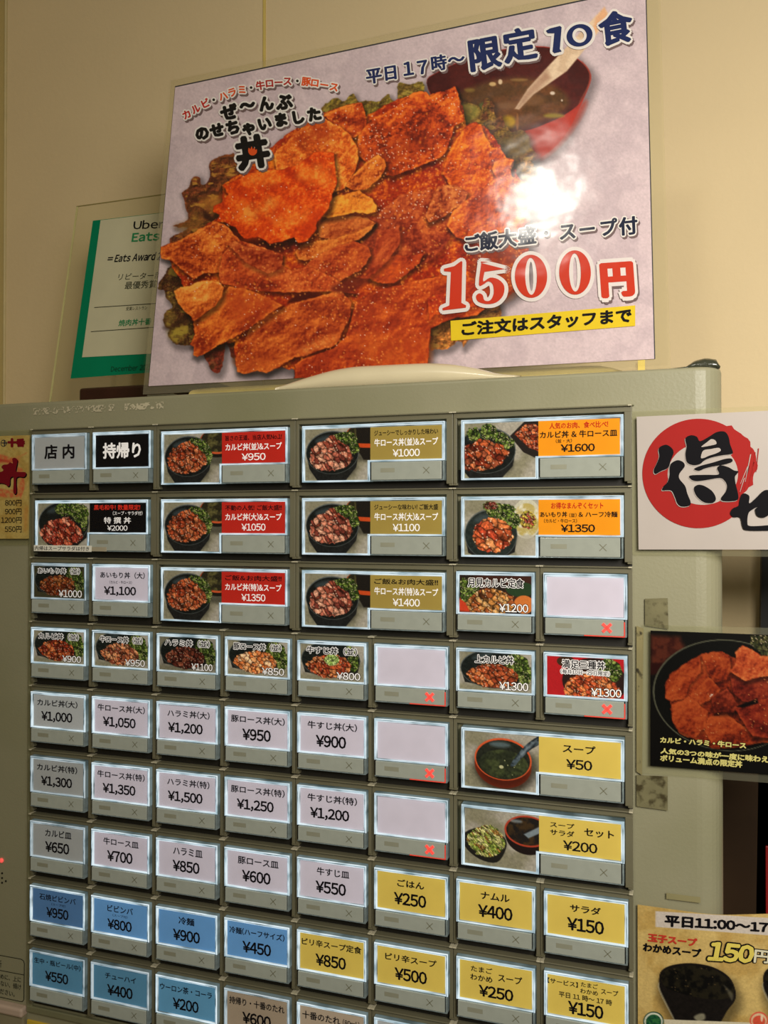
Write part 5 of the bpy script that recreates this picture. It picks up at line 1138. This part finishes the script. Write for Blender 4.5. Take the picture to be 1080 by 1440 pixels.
px_text(L, Yp, '円', rc([(848, 990), (938, 1000), (930, 1072), (840, 1066)], o8, k8), ink((226, 220, 190)), .0012, .02, thick=(.3, .3), outline=KB, or_=1.5)
PAR(L.build('lettering', None), ysign)

# price sign at the left
Pl = flat_plane((-60, 615.0), (41, 612), (39.6, 757.5), (-60, 757.5), .0045)
lsign = empty('price_sign', tuple(Pl.p(np.array(.5), np.array(1.0)))); tag(lsign, 'yellow price sign with dark red writing at the left edge of the machine', 'sign')
PAR(slab_box('board', Pl, plastic('price_sign_paper', (196, 170, 96)), None, .001, -.0001), lsign)
PAR(slab_box('sign_film', flat_plane((-60, 607), (44, 604), (42, 766), (-60, 767), .0062), film_mat('left_film', (.95, .95, .88), .08, .1, (.5, .5, .32)), None, .0004, 0), lsign)
def l_ink(x, y):
    P = Paint(x, y, (190, 164, 90)); c = lambda p: [(a/7.2, 580+b/7.2) for a, b in p]
    P.fill([(-400, 0), (3000, 0), (3000, 3000), (-400, 3000)], (194, 168, 96), c2=(182, 150, 78), nf=14, noise=.06)
    for k_, p in enumerate(([(-300, 400), (0, 425), (120, 460), (200, 440), (270, 408), (200, 460), (180, 520), (0, 520), (-300, 480)], [(-300, 700), (0, 770), (130, 780), (200, 700), (170, 560), (230, 580), (250, 680), (240, 780), (190, 850), (60, 860), (-300, 800)], [(210, 700), (245, 720), (235, 800), (205, 870), (200, 780)])):
        P.fill(smooth_poly(c(p)), (206, 96, 60), c2=(200, 140, 80), nf=4, soft=3, alpha=.85, seed=k_)
    P.fill(c([(-300, 470), (0, 470), (120, 500), (0, 500), (-300, 500)]), (176, 50, 40), soft=3, alpha=.7)
    P.fill(smooth_poly(c([(240, 1000), (285, 960), (280, 1100), (250, 1200)])), (196, 130, 60), soft=6, alpha=.6)
    P.dots(.05); return P.col
PAR(sheet_px('printed_face', Pl, 0, 1, 0, 1, 0.0005, (1, 1, 1), l_ink, print_mat('price_sign_print', rough=.5), None, .0001), lsign)
L = Letters(); dr = ink((120, 18, 30)); o9 = (0, 580); k9 = 7.2
def c9(p): return rc(p, o9, k9)
px_char(L, Pl, '十', 126/7.2, 580+308/7.2, 11.5, dr, .0004, 0, .04, thick=(.9, .9)); px_char(L, Pl, '番', 213/7.2, 580+308/7.2, 11.5, dr, .0004, 0, .03, thick=(.6, .6))
px_ring(L, Pl, 40/7.2, 580+312/7.2, 4.2, 4.8, 3.5, 4.0, ink((30, 36, 56)), .0004); px_char(L, Pl, '+', 40/7.2, 580+310/7.2, 11, ink((30, 36, 56)), .0005, 0, .02)
for st in ([(130, 470), (155, 458), (180, 480), (178, 520), (170, 560), (172, 600), (262, 605), (262, 640), (240, 655), (172, 662), (172, 800), (155, 826), (140, 800), (142, 660), (110, 665), (104, 730), (85, 750), (55, 725), (10, 715), (-60, 720), (-60, 620), (20, 600), (40, 580), (20, 555), (40, 530), (85, 525), (105, 505), (135, 515)],):
    V_ = np.array(smooth_poly(c9(st))); px_poly(L, Pl, V_+[1.0, 1.4], KB, .0003); px_poly(L, Pl, V_, dr, .0005)
for s_, x0, y in (('800円', 55, 915), ('900円', 55, 1003), ('1200円', 15, 1090), ('550円', 52, 1182)):
    px_text(L, Pl, s_, c9([(x0, y-30), (222, y-30), (222, y+32), (x0, y+32)]), KB, .0004, .008)
PAR(L.build('lettering', None), lsign)

# printed notice on the lower left panel (part of the machine)
Pn = flat_plane((-100, 1333), (40, 1352), (40, 1420), (-100, 1395), .00785)
L = Letters(); nk = ink((34, 36, 24)); o10 = (0, 1180); k10 = 5.54
def c10(p): return rc(p, o10, k10)
def line(a, b, w_=2.6):
    (x0, y0), (x1, y1) = a, b; d = math.hypot(x1-x0, y1-y0); nx, ny = -(y1-y0)/d*w_, (x1-x0)/d*w_
    px_poly(L, Pn, c10([(x0+nx, y0+ny), (x1+nx, y1+ny), (x1-nx, y1-ny), (x0-nx, y0-ny)]), nk, .0001)
for a, b in (((-300, 850), (165, 935)), ((165, 935), (184, 948)), ((184, 948), (190, 970)), ((190, 970), (186, 1250)), ((186, 1250), (176, 1266)), ((176, 1266), (155, 1264)), ((155, 1264), (-300, 1165)), ((-300, 965), (188, 1058))): line(a, b)
px_text(L, Pn, '場所', c10([(-60, 930), (12, 945), (12, 1003), (-60, 990)]), nk, .0001, .004)
px_text(L, Pn, 'ために、上に', c10([(-30, 1042), (165, 1076), (163, 1118), (-30, 1080)]), nk, .0001, .006)
px_text(L, Pn, 'ない、傾け', c10([(5, 1100), (166, 1132), (164, 1178), (5, 1142)]), nk, .0001, .006)
px_text(L, Pn, 'ださい。', c10([(0, 1162), (116, 1188), (114, 1230), (0, 1204)]), nk, .0001, .006)
nt_ = L.build('printed_notice', machine); nt_.location = W
# worn lettering left on the top band
def residue():
    V = []; F = []; rows = 9
    a = at(47, 574, .0077); b = at(230, 570, .0077); w_ = b[0]-a[0]; cell = .00052; n = int(w_/cell)
    X, Y = np.meshgrid(np.arange(n), np.arange(rows)); f = vnoise(X/2.0, Y/1.6, 5)+.35*vnoise(X/17.0, Y*0, 9)
    gap = (vnoise(X/6.0, Y*0+.5, 31) > .22)
    for i in range(n):
        for j in range(rows):
            if f[j, i] > .70 and gap[j, i]:
                x = a[0]+i*cell; z = a[2]-j*cell-.0001; k = len(V); V += [(x, .0076, z), (x+cell, .0076, z), (x+cell, .0076, z-cell), (x, .0076, z-cell)]; F.append((k, k+3, k+2, k+1))
    return mesh_pd('worn_lettering', V, F)
o = link('worn_lettering', residue(), plastic('adhesive_residue', (196, 186, 156), rough=.7), machine, W); o['kind'] = 'stuff'

# yellowed tape patches
m_tape = plastic('yellowed_tape', (122, 116, 84), rough=.35, noise=.15, scale=120, blotch=((66, 58, 34), 200, .5, .66), coat=.3)
def tape(name, quad, y, label, mat=m_tape):
    pl = flat_plane(*quad, y); o = slab_box(name, pl, mat, None, .0003, 0); tag(o, label, 'tape', None); return o
tape('tape_patch', ((907, 842), (939, 841), (940, 885), (907, 880)), .0066, 'square patch of yellowed tape between the white and the black sign')
tape('tape_patch', ((895, 1090), (939, 1092), (939, 1140), (895, 1134)), .0066, 'stained yellowed tape patch just below the black sign')
m_tape2 = plastic('pale_tape', (150, 142, 102), rough=.3, noise=.06, scale=60, coat=.3)
tape('tape_strip', ((895, 880), (905, 884), (903, 1090), (895, 1085)), .0064, 'narrow strip of dirty tape along the left side of the black sign', plastic('dirty_tape', (138, 128, 88), rough=.4, noise=.1, scale=60, blotch=((50, 44, 26), 140, .6, .68)))
tape('tape_strip', ((897, 507), (907, 506), (907, 521), (897, 522)), .03, 'small yellow tape tab under the right foot of the big poster', plastic('yellow_tape', (222, 196, 96), rough=.4))
tape('tape_strip', ((937, 1256), (985, 1262), (985, 1270), (937, 1264)), .0064, 'thin strip of clear tape above the yellow soup sign', m_tape2)

# dark things right of the machine
a = at(1072, 720, .188); b = at(1061, 1290, .188); zt_ = at(1075, 640, .188)[2]
x_t = a[0]; x_b = b[0]; sl_ = (x_b-x_t)/(a[2]-b[2])
V = []; 
for z in (zt_, 0.0):
    xx = x_t+sl_*(a[2]-z) if z > 0.5 else x_b+.0
    V += [(xx, .188, z), (xx+.5, .188, z), (xx+.5, .1985, z), (xx, .1985, z)]
V[4:8] = [(x_b-.01, .188, 0), (x_b+.5, .188, 0), (x_b+.5, .1985, 0), (x_b-.01, .1985, 0)]
xx = x_t+sl_*(a[2]-b[2])
V = V[:4]+[(x_b, .188, b[2]-.06), (x_b+.5, .188, b[2]-.06), (x_b+.5, .1985, b[2]-.06), (x_b, .1985, b[2]-.06)]+V[4:]
V[8:12] = [(x_b, .188, 0), (x_b+.5, .188, 0), (x_b+.5, .1985, 0), (x_b, .1985, 0)]
F = [(0, 1, 2, 3), (11, 10, 9, 8)]
for l in (0, 4): F += [(l, l+4, l+5, l+1), (l+1, l+5, l+6, l+2), (l+2, l+6, l+7, l+3), (l+3, l+7, l+4, l)]
cab = empty('black_panel', (x_b, .188, 0)); tag(cab, 'tall black panel standing against the wall behind the signs at the far right', 'panel')
PAR(link('body', mesh_pd('body', V, F), plastic('black_enamel', (14, 13, 13), rough=.4), None), cab)
a = at(1076.5, 1190, .186); b = at(1076.5, 1290, .186)
PAR(box_obj('red_panel', plastic('red_panel', (150, 26, 26), rough=.4), None, a[0], a[0]+.1, .186, .1885, b[2]-.05, a[2], .0005), cab)
